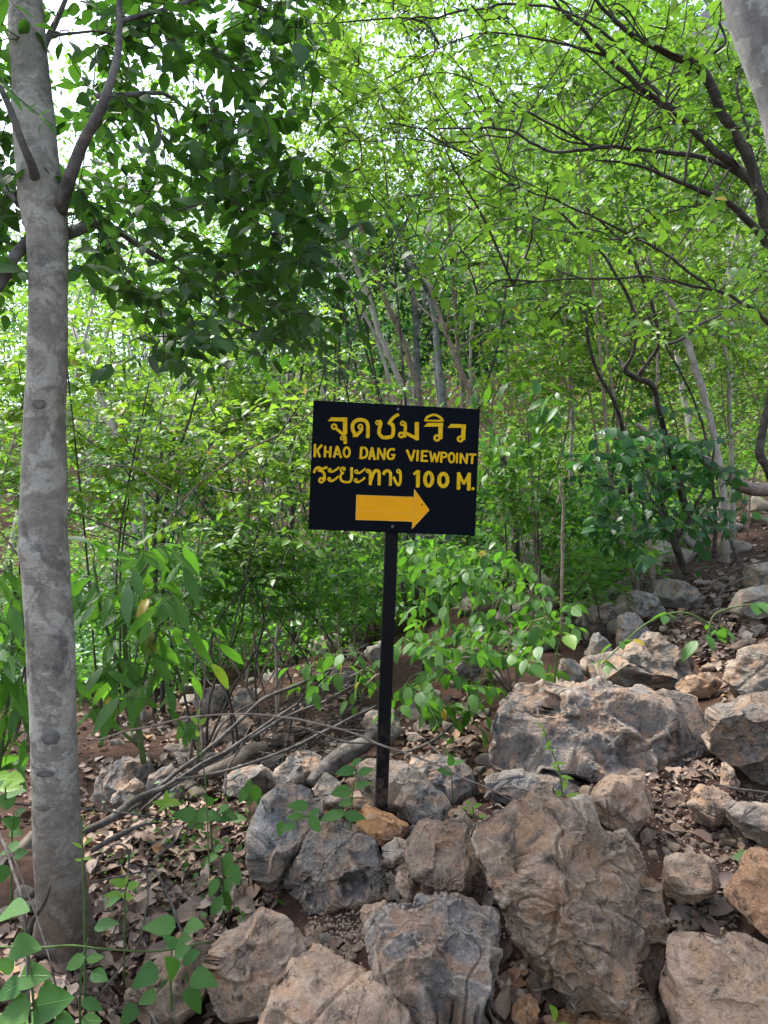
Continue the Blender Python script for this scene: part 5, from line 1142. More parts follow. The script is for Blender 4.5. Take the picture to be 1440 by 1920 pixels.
for i, (lab, cat, X, Y, d, rx, ry, ll, mt, key, droop, cov) in enumerate(US):
    rg = np.random.default_rng(700 + i); c0 = at(X, Y, d); ax, az = rx / FOC * d, ry / FOC * d; ay = min(1.3, max(0.35, 0.7 * min(ax, az * 1.5)))
    lp = ll / d * FOC; nl = 1.5 * cov * math.pi * rx * ry / (lp * lp * 0.27); k = 12; nt_ = int(nl / k)
    q = rg.normal(size=(nt_, 3)); q = unit(q) * rg.random((nt_, 1)) ** 0.42; tg = c0 + q * np.array([ax, ay, az])
    tg += 0.25 * np.array([ax, ay, az]) * np.stack([vnoise(tg * 1.2, 1), vnoise(tg * 1.2, 2), vnoise(tg * 1.2, 3)], 1)
    tg = tg[fbm(tg * (2.0 / max(ax, az)) + i, 2, 71) > -0.34]                              # leave gaps
    tg[:, 2] = np.maximum(tg[:, 2], gz(tg[:, 0], tg[:, 1]) + 0.08)
    bx, by = c0[0] + rg.normal(0, 0.2) * ax, d + rg.normal(0, 0.1); b0 = np.array([bx, by, gz1(bx, by) - 0.05])
    t = thing('understory_' + cat, lab, cat, b0, 'understory trees' if cat == 'tree' else 'understory shrubs'); ls = []
    for s in range(3 if cat == 'tree' else 3):
        e = c0 + rg.normal(0, 0.42, 3) * np.array([ax, ay, az]); m = b0 * 0.45 + e * 0.55 + rg.normal(0, 0.3, 3) * np.array([ax, ay, 0.3]); f0 = b0 + np.array([*rg.normal(0, 0.06, 2), 0])
        r0 = 0.024 if cat == 'tree' else 0.010; cc = spline([f0, f0 * 0.6 + m * 0.4 + rg.normal(0, 0.05, 3), m, e], 14); rr = np.linspace(r0, 0.005, 14); ls.append((cc, rr)); tubes('stem', [(cc, rr)], M['brown_bark' if i % 2 else 'dark_bark'], t, 6)
    tw, P, R, L = grow(dens(ls), tg, k, ll, ll * 4.5, droop, 730 + i, 0.36); tubes('twigs', [(c_[::2], r_[::2]) for c_, r_ in tw], M['dark_bark'], t, 3, 'stuff')
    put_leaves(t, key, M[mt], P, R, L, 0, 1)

# glossy dark bush on the slope
DB = [[(1288,1075,6.0,16),(1275,1045,5.95,15),(1265,1015,5.9,14),(1250,970,5.85,10),(1235,930,5.8,8),(1200,860,5.8,5)], [(1266,1015,5.9,10),(1285,985,5.85,9),(1302,950,5.8,7),(1330,900,5.8,5),(1340,840,5.8,4)], [(1250,970,5.85,7),(1180,930,5.7,5),(1120,900,5.7,4)]]
db, wl = stemmed('dark_bush', 'dark glossy bush with forked black stem on the slope', 'shrub', DB, M['dark_bark'])
tg = region([[(1080,850),(1180,770),(1260,750),(1330,800),(1390,850),(1410,960),(1330,1020),(1180,1040),(1110,1000)]], 95, 4.9, 6.2, 81)
tw, P, R, L = grow(dens(wl), tg, 9, 0.095, 0.32, 0.5, 82, 0.5); tubes('twigs', tw, M['dark_bark'], db, 4, 'stuff'); put_leaves(db, 'round', M['leaf_deep'], P, R, L, 200, 83)

# broad leaved drooping plant behind the trunk
BP = [[(270,1430,3.4,12),(255,1330,3.35,10),(235,1230,3.3,9),(240,1120,3.3,7),(290,1040,3.25,5)], [(262,1380,3.4,8),(225,1260,3.3,7),(190,1140,3.25,6),(175,1060,3.2,5)], [(255,1330,3.35,7),(290,1200,3.25,6),(320,1120,3.2,4)], [(262,1400,3.4,7),(150,1300,3.4,7),(60,1200,3.35,6),(15,1060,3.3,5)]]
bpl, wl = stemmed('broad_leaved_plant', 'lush plant with long drooping leaves behind the smooth trunk', 'plant', BP, M['stem_green'])
tg = region([[(150,1060),(240,1000),(330,1010),(375,1110),(350,1220),(310,1290),(200,1330),(150,1300)], [(0,1060),(60,1040),(50,1350),(0,1400)]], 46, 3.0, 3.6, 91)
tw, P, R, L = grow(dens(wl), tg, 6, 0.165, 0.24, 0.75, 92, 0.55); tubes('twigs', tw, M['stem_green'], bpl, 5, 'stuff'); put_leaves(bpl, 'lance', M['leaf_mid_v'], P, R, L, 300, 93)

BP2 = [[(-10,1480,3.2,10),(5,1380,3.2,9),(20,1260,3.2,8),(25,1130,3.2,6),(20,1050,3.2,4)], [(-5,1440,3.2,7),(-60,1300,3.2,6),(-90,1150,3.2,5)], [(0,1420,3.2,7),(45,1330,3.3,6),(70,1240,3.35,4)]]
bp2, wl = stemmed('broad_leaved_plant', 'drooping broad leaved plant on the edge side of the smooth trunk', 'plant', BP2, M['stem_green'])
tg = region([[(-20,1030),(60,1040),(60,1430),(-20,1450)], [(-160,1060),(-20,1040),(-20,1380),(-140,1350)]], 26, 2.95, 3.5, 95)
tw, P, R, L = grow(dens(wl), tg, 6, 0.16, 0.24, 0.75, 96, 0.55); tubes('twigs', tw, M['stem_green'], bp2, 5, 'stuff'); put_leaves(bp2, 'lance', M['leaf_mid_v'], P, R, L, 100, 97)

# drooping leaved shrubs right of the post
for i, (lab, poly, n, d0, d1, b) in enumerate([
    ('drooping leaved shrub, upper one beside the post', [(745,1010),(900,1005),(1000,1060),(1085,1130),(1080,1200),(960,1190),(800,1200),(745,1120)], 60, 3.9, 4.7, (900,1290,4.5)),
    ('drooping leaved shrub, lower one arching over the rocks', [(740,1200),(860,1180),(1010,1150),(1060,1200),(960,1290),(880,1360),(820,1370),(750,1310)], 48, 3.5, 4.2, (960,1300,4.2)),
    ('low leafy sprays hanging just left of the post', [(570,1240),(640,1215),(710,1230),(710,1290),(640,1290),(580,1290)], 9, 3.7, 4.3, (740,1330,4.4))]):
    a = at(*b); e = region([poly], 5, d0, d1, 100 + i); ls = [(spline([a, (a + q) / 2 + np.array([0, 0, 0.12]), q], 10), np.linspace(0.007, 0.0025, 10)) for q in e]
    t = thing('drooping_shrub', lab, 'shrub', a)
    for l_ in ls: tubes('stem', [l_], M['brown_bark'], t, 6)
    tw, P, R, L = grow(dens(ls), region([poly], n, d0, d1, 110 + i), 7, 0.088, 0.24, 0.8, 120 + i, 0.5); tubes('twigs', tw, M['stem_green'], t, 4, 'stuff'); put_leaves(t, 'ovate', M['leaf_mid_v'], P, R, L, 260, 130 + i)
# shoots low on the slope
for i, (lab, line, n, ll, mt) in enumerate([
    ('leafy runner lying across the humped boulder', [(1370,1200,4.15,4),(1290,1150,4.15,4),(1220,1165,4.1,4),(1160,1215,4.1,3),(1130,1245,4.1,2)], 20, 0.085, 'leaf_mid_v'),
    ('cluster of pale green leaves at the picture edge above the boulders', [(1330,1215,4.1,4),(1335,1160,4.1,4),(1370,1140,4.1,3),(1440,1130,4.1,2)], 14, 0.12, 'leaf_ground'),
    ('sprout of fresh pale leaves above the long veined boulder', [(1040,1290,3.9,4),(1042,1250,3.9,4),(1045,1215,3.9,3),(1050,1190,3.9,2)], 8, 0.10, 'leaf_shoot')]):
    cc, rr = wood(line); t = thing('runner', lab, 'plant', cc[0]); tubes('stem', [(cc, rr)], M['stem_green'], t, 5)
    tw, P, R, L = grow(dens([(cc, rr)], 0.02), cc[np.linspace(2, len(cc) - 1, max(2, n // 5)).astype(int)] + np.array([0, -0.02, 0.02]), 5, ll, ll * 1.8, 0.5, 140 + i, 0.4); put_leaves(t, 'ovate', M[mt], P, R, L, 60, 150 + i)

# ------------------------------------------------------------------ the wood further up the hillside and unseen behind the camera, one mass
rg = np.random.default_rng(333)
cl = {'lime': ([], []), 'bright': ([], []), 'deep': ([], [])}; trunks = []
HILL = [(gx_, gy_) for gy_ in np.arange(10.5, 46, 2.1) for gx_ in np.arange(-0.75 * gy_ - 3, 0.75 * gy_ + 3, 2.3)]
HILL += [(gx_, gy_) for gy_ in np.arange(-13, -5.5, 2.8) for gx_ in np.arange(-12, 13, 2.8)]  # unseen wood behind the camera, added to shade the rock fronts
if True:
    for gx_, gy_ in HILL:
        x, y = gx_ + rg.normal(0, 0.7), gy_ + rg.normal(0, 0.7)
        z0 = gz1(x, y); ratio = x / y if y > 6 else 0.0; back = y < 6; yy = abs(y) + 4
        zt = min(z0 + rg.uniform(7, 11), 1.5 + (yy if back else y) * np.interp(ratio, [-0.7, -0.30, -0.20, -0.06, 0.7], [0.40, 0.40, 0.44, 0.85, 0.95]) * rg.uniform(0.9, 1.05))
        if zt < z0 + 1.2: zt = z0 + rg.uniform(0.8, 1.6)
        kind = rg.choice(['lime', 'bright', 'deep'], p=[0.30, 0.38, 0.32]); lo = z0 + 0.05
        n = int(np.clip(12 + 6.0 * (zt - lo), 10, 41) * (0.55 if back else 1)); c = np.column_stack([rg.normal(x, 1.05, n), rg.normal(y, 0.9, n), rg.uniform(lo, zt, n)])
        cl[kind][0].append(c); cl[kind][1].append(np.full(n, 22.0 if back else y))
        if rg.random() < 0.4:
            e = np.array([x + rg.normal(0, 0.9), y, z0 + 0.8 * (zt - z0)]); b0 = np.array([x, y, z0 - 0.1]); trunks.append((spline([b0, (b0 + e) / 2 + rg.normal(0, 0.25, 3), e], 7), np.linspace(rg.uniform(0.05, 0.11), 0.025, 7)))
for kind, (cs, ys) in cl.items():
    C = np.vstack(cs); Y = np.concatenate(ys); k = 16; n = len(C)
    tilt = unit(np.stack([rg.normal(0, 0.3, n), rg.normal(-0.1, 0.3, n), np.ones(n)], 1)); ref = unit(np.cross(tilt, rg.normal(size=(n, 3)))); ref2 = np.cross(tilt, ref)
    a = rg.uniform(0, 6.283, (n, k)); r = np.sqrt(rg.random((n, k))) * (0.34 + 0.012 * Y)[:, None]
    d = np.cos(a)[..., None] * ref[:, None] + np.sin(a)[..., None] * ref2[:, None]
    P = C[:, None] + d * r[..., None] + rg.normal(0, 0.07, (n, k, 3)); D = d + rg.normal(0, 0.4, (n, k, 3)); D[..., 2] -= 0.3
    N = tilt[:, None] + rg.normal(0, 0.35, (n, k, 3)); L = (rg.uniform(0.7, 1.2, (n, k)) * (0.075 + 0.0036 * Y)[:, None])
    P, D, N, L = P.reshape(-1, 3), unit(D.reshape(-1, 3)), N.reshape(-1, 3), L.ravel()
    V, F, _ = bake(TS['far'], P, frames(D, N), L)
    o = link('far_wood', mesh('far_wood', V, F, M['leaf_' + kind])); tag(o, {'lime': 'yellow green treetops of the wood up the hillside', 'bright': 'fresh green treetops of the wood up the hillside', 'deep': 'dark green treetops of the wood up the hillside'}[kind], 'wood', None, 'stuff')
o = tubes('far_trunks', trunks, M['pale_bark'], None, 6, 'stuff'); tag(o, 'thin pale trunks standing in the wood up the hillside', 'wood', None, 'stuff')
# low ground cover among the rocks in the shade, taller further back
for poly, n0, h0, mt, lab in (([(120,1180),(560,1080),(900,1040),(1440,760),(1440,930),(1150,1060),(900,1120),(760,1200),(560,1240),(300,1320),(130,1330)], 2600, 0.5, 'leaf_mid', 'low green leaves covering the shaded ground under the shrubs'),
                              ([(0,1040),(560,1000),(900,980),(1440,740),(1440,860),(1100,990),(900,1060),(700,1130),(560,1170),(0,1200)], 2300, 1.15, 'leaf_bright', 'knee high bright undergrowth behind the shrubs'),
                              ([(170,1560),(460,1500),(460,1640),(420,1760),(300,1800),(180,1780)], 22, 0.03, 'leaf_ground', 'tiny green weeds growing through the leaf litter'),
                              ([(150,1190),(700,1130),(700,1240),(400,1290),(160,1300)], 420, 0.40, 'leaf_mid', 'green ground cover above the fallen branches'),
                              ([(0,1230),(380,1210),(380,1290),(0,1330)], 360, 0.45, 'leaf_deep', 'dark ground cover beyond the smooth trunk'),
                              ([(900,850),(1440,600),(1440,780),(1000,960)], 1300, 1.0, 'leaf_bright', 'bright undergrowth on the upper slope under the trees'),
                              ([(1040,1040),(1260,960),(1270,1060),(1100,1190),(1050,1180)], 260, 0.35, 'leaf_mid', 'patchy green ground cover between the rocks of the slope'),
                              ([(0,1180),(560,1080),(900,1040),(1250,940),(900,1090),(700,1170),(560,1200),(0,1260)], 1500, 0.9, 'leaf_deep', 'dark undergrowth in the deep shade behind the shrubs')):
    x, y = sample_poly(poly, n0, rg); C = hits(x, y, 32.0 if 'upper slope' in lab else 16.0)
    n = len(C); k = 9; a = rg.uniform(0, 6.283, (n, k)); d = np.stack([np.cos(a), np.sin(a), rg.uniform(0.0, 0.5, (n, k))], -1)
    P = C[:, None] + d * rg.uniform(0.02, 0.22, (n, k))[..., None] + np.stack([0 * a, 0 * a, (rg.random((n, 1)) ** 1.2 * h0 + rg.uniform(0.02, 0.12, (n, k)))], -1); D = d + rg.normal(0, 0.3, d.shape); D[..., 2] -= 0.4
    V, F, _ = bake(TS['ovate1' if h0 < 0.6 else 'far'], P.reshape(-1, 3), frames(unit(D.reshape(-1, 3)), np.array([0, 0, 1.0]) + rg.normal(0, 0.4, (n * k, 3))), rg.uniform(0.055, 0.11, n * k) * (0.4 if h0 < 0.1 else 1.0))
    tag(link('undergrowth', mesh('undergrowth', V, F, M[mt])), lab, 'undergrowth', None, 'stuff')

# ------------------------------------------------------------------ dead wood
def sticks(name, label, cat, rows, mat='dead_wood', group=None, seg=7, wob=0.004, kink=0.0):
    cc, rr = wood(rows); cc = cc + 0.008 * np.stack([vnoise(cc * 8, 1), vnoise(cc * 8, 2), vnoise(cc * 8, 3)], 1) * (1 if wob else 0) + kink * np.stack([vnoise(cc * 11, 7), vnoise(cc * 11, 8), vnoise(cc * 11, 9)], 1)
    o = tubes(name, [(cc, rr)], M[mat], None, seg, wobble=wob, origin=cc[0]); return tag(o, label, cat, group)
DEADB = [('longest dead branch of the fallen pile, upper edge', [(255,1512,3.5,14),(330,1450,3.6,13),(420,1380,3.75,13),(500,1310,3.9,12),(560,1285,4.1,11),(640,1240,4.4,8),(690,1205,4.6,5)]),
 ('dead branch just below the longest one in the fallen pile', [(262,1520,3.45,13),(350,1455,3.55,11),(440,1400,3.7,11),(540,1345,3.9,10),(620,1310,4.1,8),(700,1265,4.3,5)]),
 ('dead branch of the fallen pile with a long pale lower end', [(225,1530,3.4,14),(290,1490,3.45,12),(380,1430,3.6,11),(450,1390,3.7,10),(560,1320,3.95,8)]),
 ('nearly straight dead branch along the lower side of the pile', [(330,1462,3.4,9),(420,1450,3.4,9),(500,1420,3.45,9),(580,1385,3.55,9),(660,1345,3.7,8),(705,1322,3.8,6)]),
 ('short crooked dead branch ending near the post', [(560,1362,3.3,5),(600,1375,3.3,6),(640,1390,3.35,7),(700,1392,3.4,6)]),
 ('forked dead stick hanging under the pile', [(420,1490,3.5,7),(425,1440,3.6,7),(450,1400,3.7,6),(470,1360,3.8,5)]),
 ('bleached dead branch lying in the leaf litter beside the trunk', [(160,1560,3.2,22),(210,1535,3.3,26),(260,1500,3.4,24),(310,1478,3.5,16)]),
 ('second bleached branch under the first beside the trunk', [(168,1595,3.1,16),(215,1570,3.15,18),(260,1552,3.2,12),(290,1545,3.25,6)]),
 ('thin straight stick crossing the litter behind the smooth trunk', [(-20,1505,3.0,6),(150,1516,3.05,6),(250,1530,3.05,5),(335,1545,3.05,4)]),
 ('thin dead stick slanting over the litter', [(170,1655,2.8,6),(260,1636,2.85,5),(300,1600,2.9,5),(365,1550,3.0,5),(380,1545,3.05,3)]),
 ('dead stick lying beside the long veined boulder', [(720,1420,3.9,6),(800,1395,3.9,9),(860,1350,4.0,9),(940,1290,4.3,7),(975,1270,4.4,5)]),
 ('thin stick among leaves above the long veined boulder', [(800,1395,3.6,5),(830,1420,3.5,6),(790,1440,3.5,5),(740,1460,3.5,3)]),
 ('root like stick on the soil below the flat faced boulder', [(1340,1470,2.95,7),(1380,1480,2.9,9),(1440,1490,2.9,9),(1490,1500,2.9,8)]),
 ('charred stump stick poking up on the litter slope', [(1370,1060,6.3,10),(1380,1045,6.25,12),(1372,1020,6.2,12),(1365,1005,6.2,7)]),
 ('thin dead stem arching over the litter slope', [(1310,1120,5.4,4),(1340,1090,5.4,4),(1400,1060,5.4,4),(1440,1050,5.4,3)]),
 ('second thin dead stem over the litter slope', [(1290,1150,5.2,4),(1345,1180,4.8,4),(1350,1120,4.9,4),(1372,1090,5.0,4),(1440,1078,5.0,4)]),
 ('dead grass like stem crossing the upper litter slope', [(1200,1090,6.4,4),(1290,1070,6.4,4),(1400,1050,6.4,4)])]
for lab, rows in DEADB: sticks('dead_branch', lab, 'branch', [(x, y, d, w * 0.62) for x, y, d, w in rows], 'dead_wood')
sticks('fallen_log', 'split grey log lying behind the blue grey boulder', 'log', [(580,1470,3.6,20),(602,1447,3.65,32),(640,1418,3.78,34),(680,1390,3.92,32),(705,1372,4.0,26)], 'dead_wood', None, 14, 0.02)
sticks('fallen_log', 'barkless brown log under the dead branches', 'log', [(375,1458,4.2,16),(410,1440,4.2,22),(455,1420,4.3,24),(500,1397,4.4,20)], 'brown_bark', None, 14, 0.01)
# pale fine twigs lying about
tl = [[], [], []]
for poly, n, k in (([(300,1480),(560,1280),(720,1250),(720,1420),(420,1500)], 190, 0), ([(1150,1150),(1300,1060),(1440,980),(1440,1060),(1330,1180)], 70, 1), ([(740,1150),(830,1120),(860,1300),(740,1300)], 40, 2)):
    x, y = sample_poly(poly, n, rg)
    for q in hits(x, y, 12.0):
        l = rg.uniform(0.12, 0.5); dd = unit(np.array([rg.normal(0.8, 0.5), rg.normal(0.2, 0.6), rg.normal(0.12, 0.25)])); m = q + np.array([0, 0, rg.uniform(0.01, 0.10)])
        tl[k].append((spline([m - dd * l / 2, m + rg.normal(0, 0.03, 3), m + dd * l / 2], 6), np.linspace(rg.uniform(0.0016, 0.0045), 0.001, 6)))
for k, lab in enumerate(('tangle of fine pale twigs around the fallen branches', 'litter of fine dry twigs on the upper slope', 'tangle of fine dry stems behind the post')):
    tag(tubes('dry_twigs', tl[k], M['dead_wood'], None, 4, 'stuff'), lab, 'twigs', None, 'stuff')

# ------------------------------------------------------------------ vines and bramble canes
VINES = [('long arching bramble cane that passes in front of the post', 'brown_bark', [(60,1420,2.75,5),(160,1395,2.72,5),(270,1365,2.7,6),(370,1342,2.68,6),(470,1338,2.66,6),(560,1350,2.65,6),(640,1370,2.64,6),(720,1398,2.63,6),(800,1430,2.62,5),(880,1462,2.62,5),(970,1508,2.62,4)]),
 ('thin green vine stretched across the foot of the smooth trunk', 'stem_green', [(-20,1774,2.25,6),(90,1774,2.25,6),(200,1779,2.25,5),(300,1782,2.3,5),(400,1768,2.35,4)]),
 ('upright hair thin green climber in front of the leaf litter', 'stem_green', [(392,1650,2.6,4),(390,1560,2.6,4),(385,1460,2.6,4),(375,1400,2.6,3),(372,1372,2.6,2)]),
 ('brown cane bent in a hook above the leaf litter', 'dead_wood', [(170,1640,2.5,3),(195,1600,2.5,3),(215,1582,2.5,4),(232,1584,2.5,5),(241,1600,2.5,5),(240,1640,2.5,5),(228,1700,2.5,4),(205,1770,2.5,4)]),
 ('pale brown cane bent over the ground leaves', 'dead_wood', [(345,1755,2.4,8),(330,1720,2.42,8),(310,1670,2.45,8),(290,1635,2.47,8),(275,1632,2.48,7),(276,1660,2.46,5),(276,1700,2.4,5),(262,1760,2.35,5),(235,1800,2.3,4),(180,1870,2.25,4)]),
 ('tall tan cane leaning beside the smooth trunk at the edge', 'dead_wood', [(58,1920,2.1,8),(56,1840,2.12,8),(52,1760,2.15,8),(40,1680,2.2,8),(20,1610,2.3,8),(-5,1560,2.4,7)]),
 ('second tan cane crossing beside the smooth trunk', 'dead_wood', [(110,1870,2.2,5),(92,1800,2.25,5),(70,1720,2.35,5),(30,1620,2.45,5),(10,1580,2.5,4)]),
 ('cut dark stub sticking out at the foot of the smooth trunk', 'dark_bark', [(50,1760,2.45,14),(62,1730,2.45,14),(78,1695,2.45,12),(94,1658,2.45,5)]),
 ('fine green tendril hanging beside the branch of the smooth trunk', 'stem_green', [(182,-20,2.5,3),(178,120,2.5,3),(165,240,2.5,3),(150,340,2.5,3),(130,430,2.5,3)]),
 ('dark hanging vine end under the dark boughs', 'dark_bark', [(300,560,3.0,3),(306,620,3.0,4),(308,680,3.0,4)]),
 ('long pale branch of the layered shrub rising toward the sign corner', 'brown_bark', [(300,1010,5.0,6),(335,945,5.0,6),(350,930,5.0,6),(400,885,5.0,6),(470,840,5.0,5),(530,810,5.0,5),(570,785,5.0,4),(620,735,5.0,4),(680,716,5.0,3),(760,712,5.0,2)]),
 ('pale side branch forking left from the layered shrub', 'brown_bark', [(342,936,5.0,5),(300,905,5.0,5),(260,880,5.0,4),(190,872,5.0,4),(130,885,5.0,3)]),
 ('dark broken stick pointing up in the shrub left of the sign', 'dark_bark', [(340,830,5.0,7),(360,770,5.0,6),(375,720,5.0,5),(382,690,5.0,3)])]
for lab, mt, rows in VINES:
    sticks('vine' if 'vine' in lab or 'tendril' in lab or 'climber' in lab else 'cane' if 'cane' in lab else 'stub' if 'stub' in lab else 'branch', lab, 'vine' if mt == 'stem_green' else 'cane' if 'cane' in lab else 'branch', [(x, y, d, w * 0.7) for x, y, d, w in rows], mt, None, 6, 0.0, kink=0.006)

# ------------------------------------------------------------------ plants on the ground
def ground_plant(label, base_px, d, leaves, key, mat, seed, cat='plant', stem=None):
    """leaves: (px, py, length px, direction in the picture in degrees)"""
    rg = np.random.default_rng(seed); b0 = at(base_px[0], base_px[1], d); g0 = gz1(b0[0], b0[1]); b0[2] = min(b0[2], g0 + 0.02) if abs(b0[2] - g0) < 0.25 else b0[2]
    t = thing('ground_plant', label, cat, b0); P, R, L, ST = [], [], [], []
    if stem:
        sc = spline(np.vstack([b0, atl([(x, y, d) for x, y in stem])]), 4 * len(stem) + 2); tubes('stem', [(sc, np.linspace(0.004, 0.0018, len(sc)))], M['stem_green'], t, 6)
    for (x, y, lp, a) in leaves:
        dd = d + rg.uniform(-0.06, 0.06); l = lp / FOC * dd * rg.uniform(0.75, 1.05); th = rg.normal(rad(a), 0.12)
        dr = unit(np.array([math.cos(th), rg.uniform(-0.55, -0.05), math.sin(th) * 0.9])); nr = np.array([rg.normal(0, 0.25), -0.75 + rg.normal(0, 0.2), 0.85])
        c = at(x, y, dd) - dr * l * 0.5
        P.append(c); R.append(frames(dr[None], nr[None])[0]); L.append(l)
        q = sc[((sc - c) ** 2).sum(1).argmin()] if stem else b0
        ST.append([(spline([q, (q + c) / 2 + np.array([0, 0, 0.01]), c + dr * l * 0.04], 5), np.linspace(0.0022, 0.0015, 5))])
    for lf, st_ in zip(leaf_objects(t, key, mat, P, R, L, rg), ST):          # every leaf with its own stalk
        V, F = tube_arrays(st_, 4); o = link('leaf_stalk', quads_mesh('leaf_stalk', V, F, M['stem_green'], origin=b0), lf)
        o.matrix_parent_inverse = lf.matrix_local.inverted()
    return t
gp = ground_plant
gp('leafy seedling in front of the brown boulder, largest on the ground', (322,1885), 2.22, [(297,1736,62,170),(364,1736,55,20),(270,1833,58,215),(322,1812,64,100),(332,1858,66,300),(383,1836,58,-5),(275,1872,42,200),(364,1876,55,300),(240,1905,46,230),(318,1764,34,130),(342,1782,38,40),(347,1761,32,20),(358,1792,44,30),(300,1880,48,260)], 'heart', M['leaf_ground'], 1, stem=[(320,1830),(322,1780),(318,1755)])
gp('leafy ground plant at the corner under the vine', (70,1915), 2.12, [(25,1705,92,35),(47,1775,80,5),(64,1829,66,10),(14,1858,66,200),(102,1880,86,5),(25,1902,70,200),(6,1810,46,150),(60,1920,60,20),(120,1915,60,0),(20,1940,60,180),(90,1850,50,60)], 'heart', M['leaf_ground'], 2, stem=[(60,1850),(52,1780),(40,1740)])
gp('leafy ground plant between corner plant and seedling', (150,1900), 2.2, [(172,1883,54,-20),(186,1830,52,0),(139,1805,52,215),(178,1796,40,15),(198,1733,54,10),(172,1914,54,0),(210,1690,36,40)], 'ovate', M['leaf_ground'], 3, stem=[(150,1860),(155,1800),(165,1760)])
gp('pale shoot standing in front of the smooth trunk', (160,1775), 2.3, [(155,1533,20,90),(160,1552,22,70),(146,1584,22,140),(164,1577,26,55),(147,1612,20,170),(162,1609,24,30)], 'lance', M['leaf_shoot'], 4, 'plant', [(158,1700),(155,1640),(154,1580),(154,1540)])
gp('small fresh sprout under the bent brown cane', (232,1720), 2.45, [(222,1655,32,140),(250,1660,32,15),(212,1679,32,165),(238,1680,34,0),(236,1650,20,90)], 'ovate', M['leaf_shoot'], 5, 'plant', [(234,1690),(236,1660)])
gp('leafy climber low behind the smooth trunk', (20,1640), 2.7, [(20,1541,40,160),(36,1522,36,40),(16,1592,40,200),(30,1560,34,0),(10,1500,40,150),(40,1600,36,20),(15,1470,60,10),(30,1485,40,20),(5,1640,40,250)], 'heart', M['leaf_ground'], 6, 'plant', [(22,1580),(26,1520)])
gp('blue green seedling with drooping leaves left of the smooth grey boulder', (420,1690), 2.7, [(425,1620,42,260),(440,1640,44,300),(400,1665,44,240),(425,1665,44,260),(405,1700,46,250),(395,1610,36,200),(410,1590,34,30),(425,1690,40,280)], 'ovate', M['leaf_ground'], 7, 'plant', [(418,1640),(415,1600)])
gp('row of round green leaves at the back of the leaf litter', (400,1560), 3.1, [(345,1527,42,180),(375,1530,44,190),(400,1530,40,0),(430,1530,38,0),(390,1500,34,120),(420,1515,36,40),(365,1545,36,200),(450,1535,34,10)], 'heart', M['leaf_ground'], 8, 'plant', [(395,1530),(400,1505)])
gp('small bright seedling beside the bleached branch', (312,1530), 3.1, [(300,1505,34,170),(325,1505,34,10),(312,1495,26,90),(305,1515,28,200)], 'ovate', M['leaf_shoot'], 9, 'plant', [(312,1510)])
gp('dark curled leafed seedling behind the smooth grey boulder', (470,1520), 3.1, [(470,1495,44,250),(455,1490,40,230),(480,1490,40,290),(465,1475,30,90),(490,1510,34,300)], 'ovate', M['leaf_ground'], 10, 'plant', [(468,1495)])
gp('leafy seedling growing right in front of the sign post foot', (655,1535), 2.66, [(648,1445,44,170),(668,1428,30,40),(685,1445,40,30),(640,1485,46,185),(680,1470,36,30),(648,1505,36,190),(632,1527,44,190),(665,1530,46,5),(620,1530,40,180)], 'ovate', M['leaf_ground'], 11, 'plant', [(660,1500),(666,1460),(672,1435)])
gp('trailing leaves across the smooth grey boulder', (600,1540), 2.62, [(560,1510,40,160),(585,1525,42,200),(540,1550,40,190),(525,1555,40,250),(590,1545,36,300),(555,1530,36,170)], 'ovate', M['leaf_ground'], 12, 'plant', [(580,1530),(545,1540)])
gp('tall pale shoot in front of the long veined boulder', (1058,1500), 2.75, [(1015,1360,22,110),(1020,1375,24,80),(1028,1395,24,60),(1035,1405,24,120),(1046,1430,30,40),(1062,1456,30,10),(1042,1440,24,150),(1036,1487,46,170),(1080,1490,44,15),(1060,1470,24,80)], 'lance', M['leaf_shoot'], 13, 'plant', [(1050,1450),(1035,1410),(1018,1365)])
gp('tiny green sprigs on the ledge between the boulders', (890,1530), 2.9, [(878,1505,18,150),(895,1510,18,20),(885,1520,16,90),(905,1530,18,0),(872,1515,16,190)], 'ovate', M['leaf_shoot'], 14, 'plant', [(886,1512)])
gp('seedling with two pale leaves beside the post on grey rock', (850,1460), 3.1, [(835,1445,34,160),(858,1430,34,20),(845,1425,24,90)], 'ovate', M['leaf_ground'], 15, 'plant', [(846,1440)])
gp('young bright leaf pointing up at the bottom edge', (1040,1945), 1.95, [(1040,1900,46,95),(1052,1925,26,40),(1030,1930,24,150)], 'ovate', M['leaf_shoot'], 16, 'plant', [(1040,1925)])
gp('climbing shoot with yellow green tips beside the leaf litter', (372,1420), 2.62, [(372,1335,20,90),(366,1350,20,130),(380,1352,20,50),(370,1375,18,100)], 'ovate', M['leaf_shoot'], 17, 'plant', [(372,1380),(371,1345)])
gp('single leafy cluster hanging over the far litter', (350,1400), 3.2, [(340,1370,36,250),(352,1375,40,270),(362,1370,36,290),(346,1385,34,255)], 'ovate', M['leaf_mid_v'], 18, 'plant', [(350,1360)])
gp('bright leaves against the trunk at the left edge', (10,1500), 2.5, [(25,1462,52,10),(20,1475,46,0),(0,1455,40,170)], 'ovate', M['leaf_shoot'], 19, 'plant', [(10,1470)])
gp('twig of pale young leaves crossing the upper smooth trunk', (-10,130), 2.3, [(10,160,36,-40),(30,185,36,-40),(30,192,34,200),(55,205,36,-30),(60,200,34,60),(80,222,36,-40),(85,210,34,20),(72,240,30,250),(95,235,30,-50)], 'lance', M['leaf_ground'], 20, 'plant', [(20,170),(60,205),(100,235)])
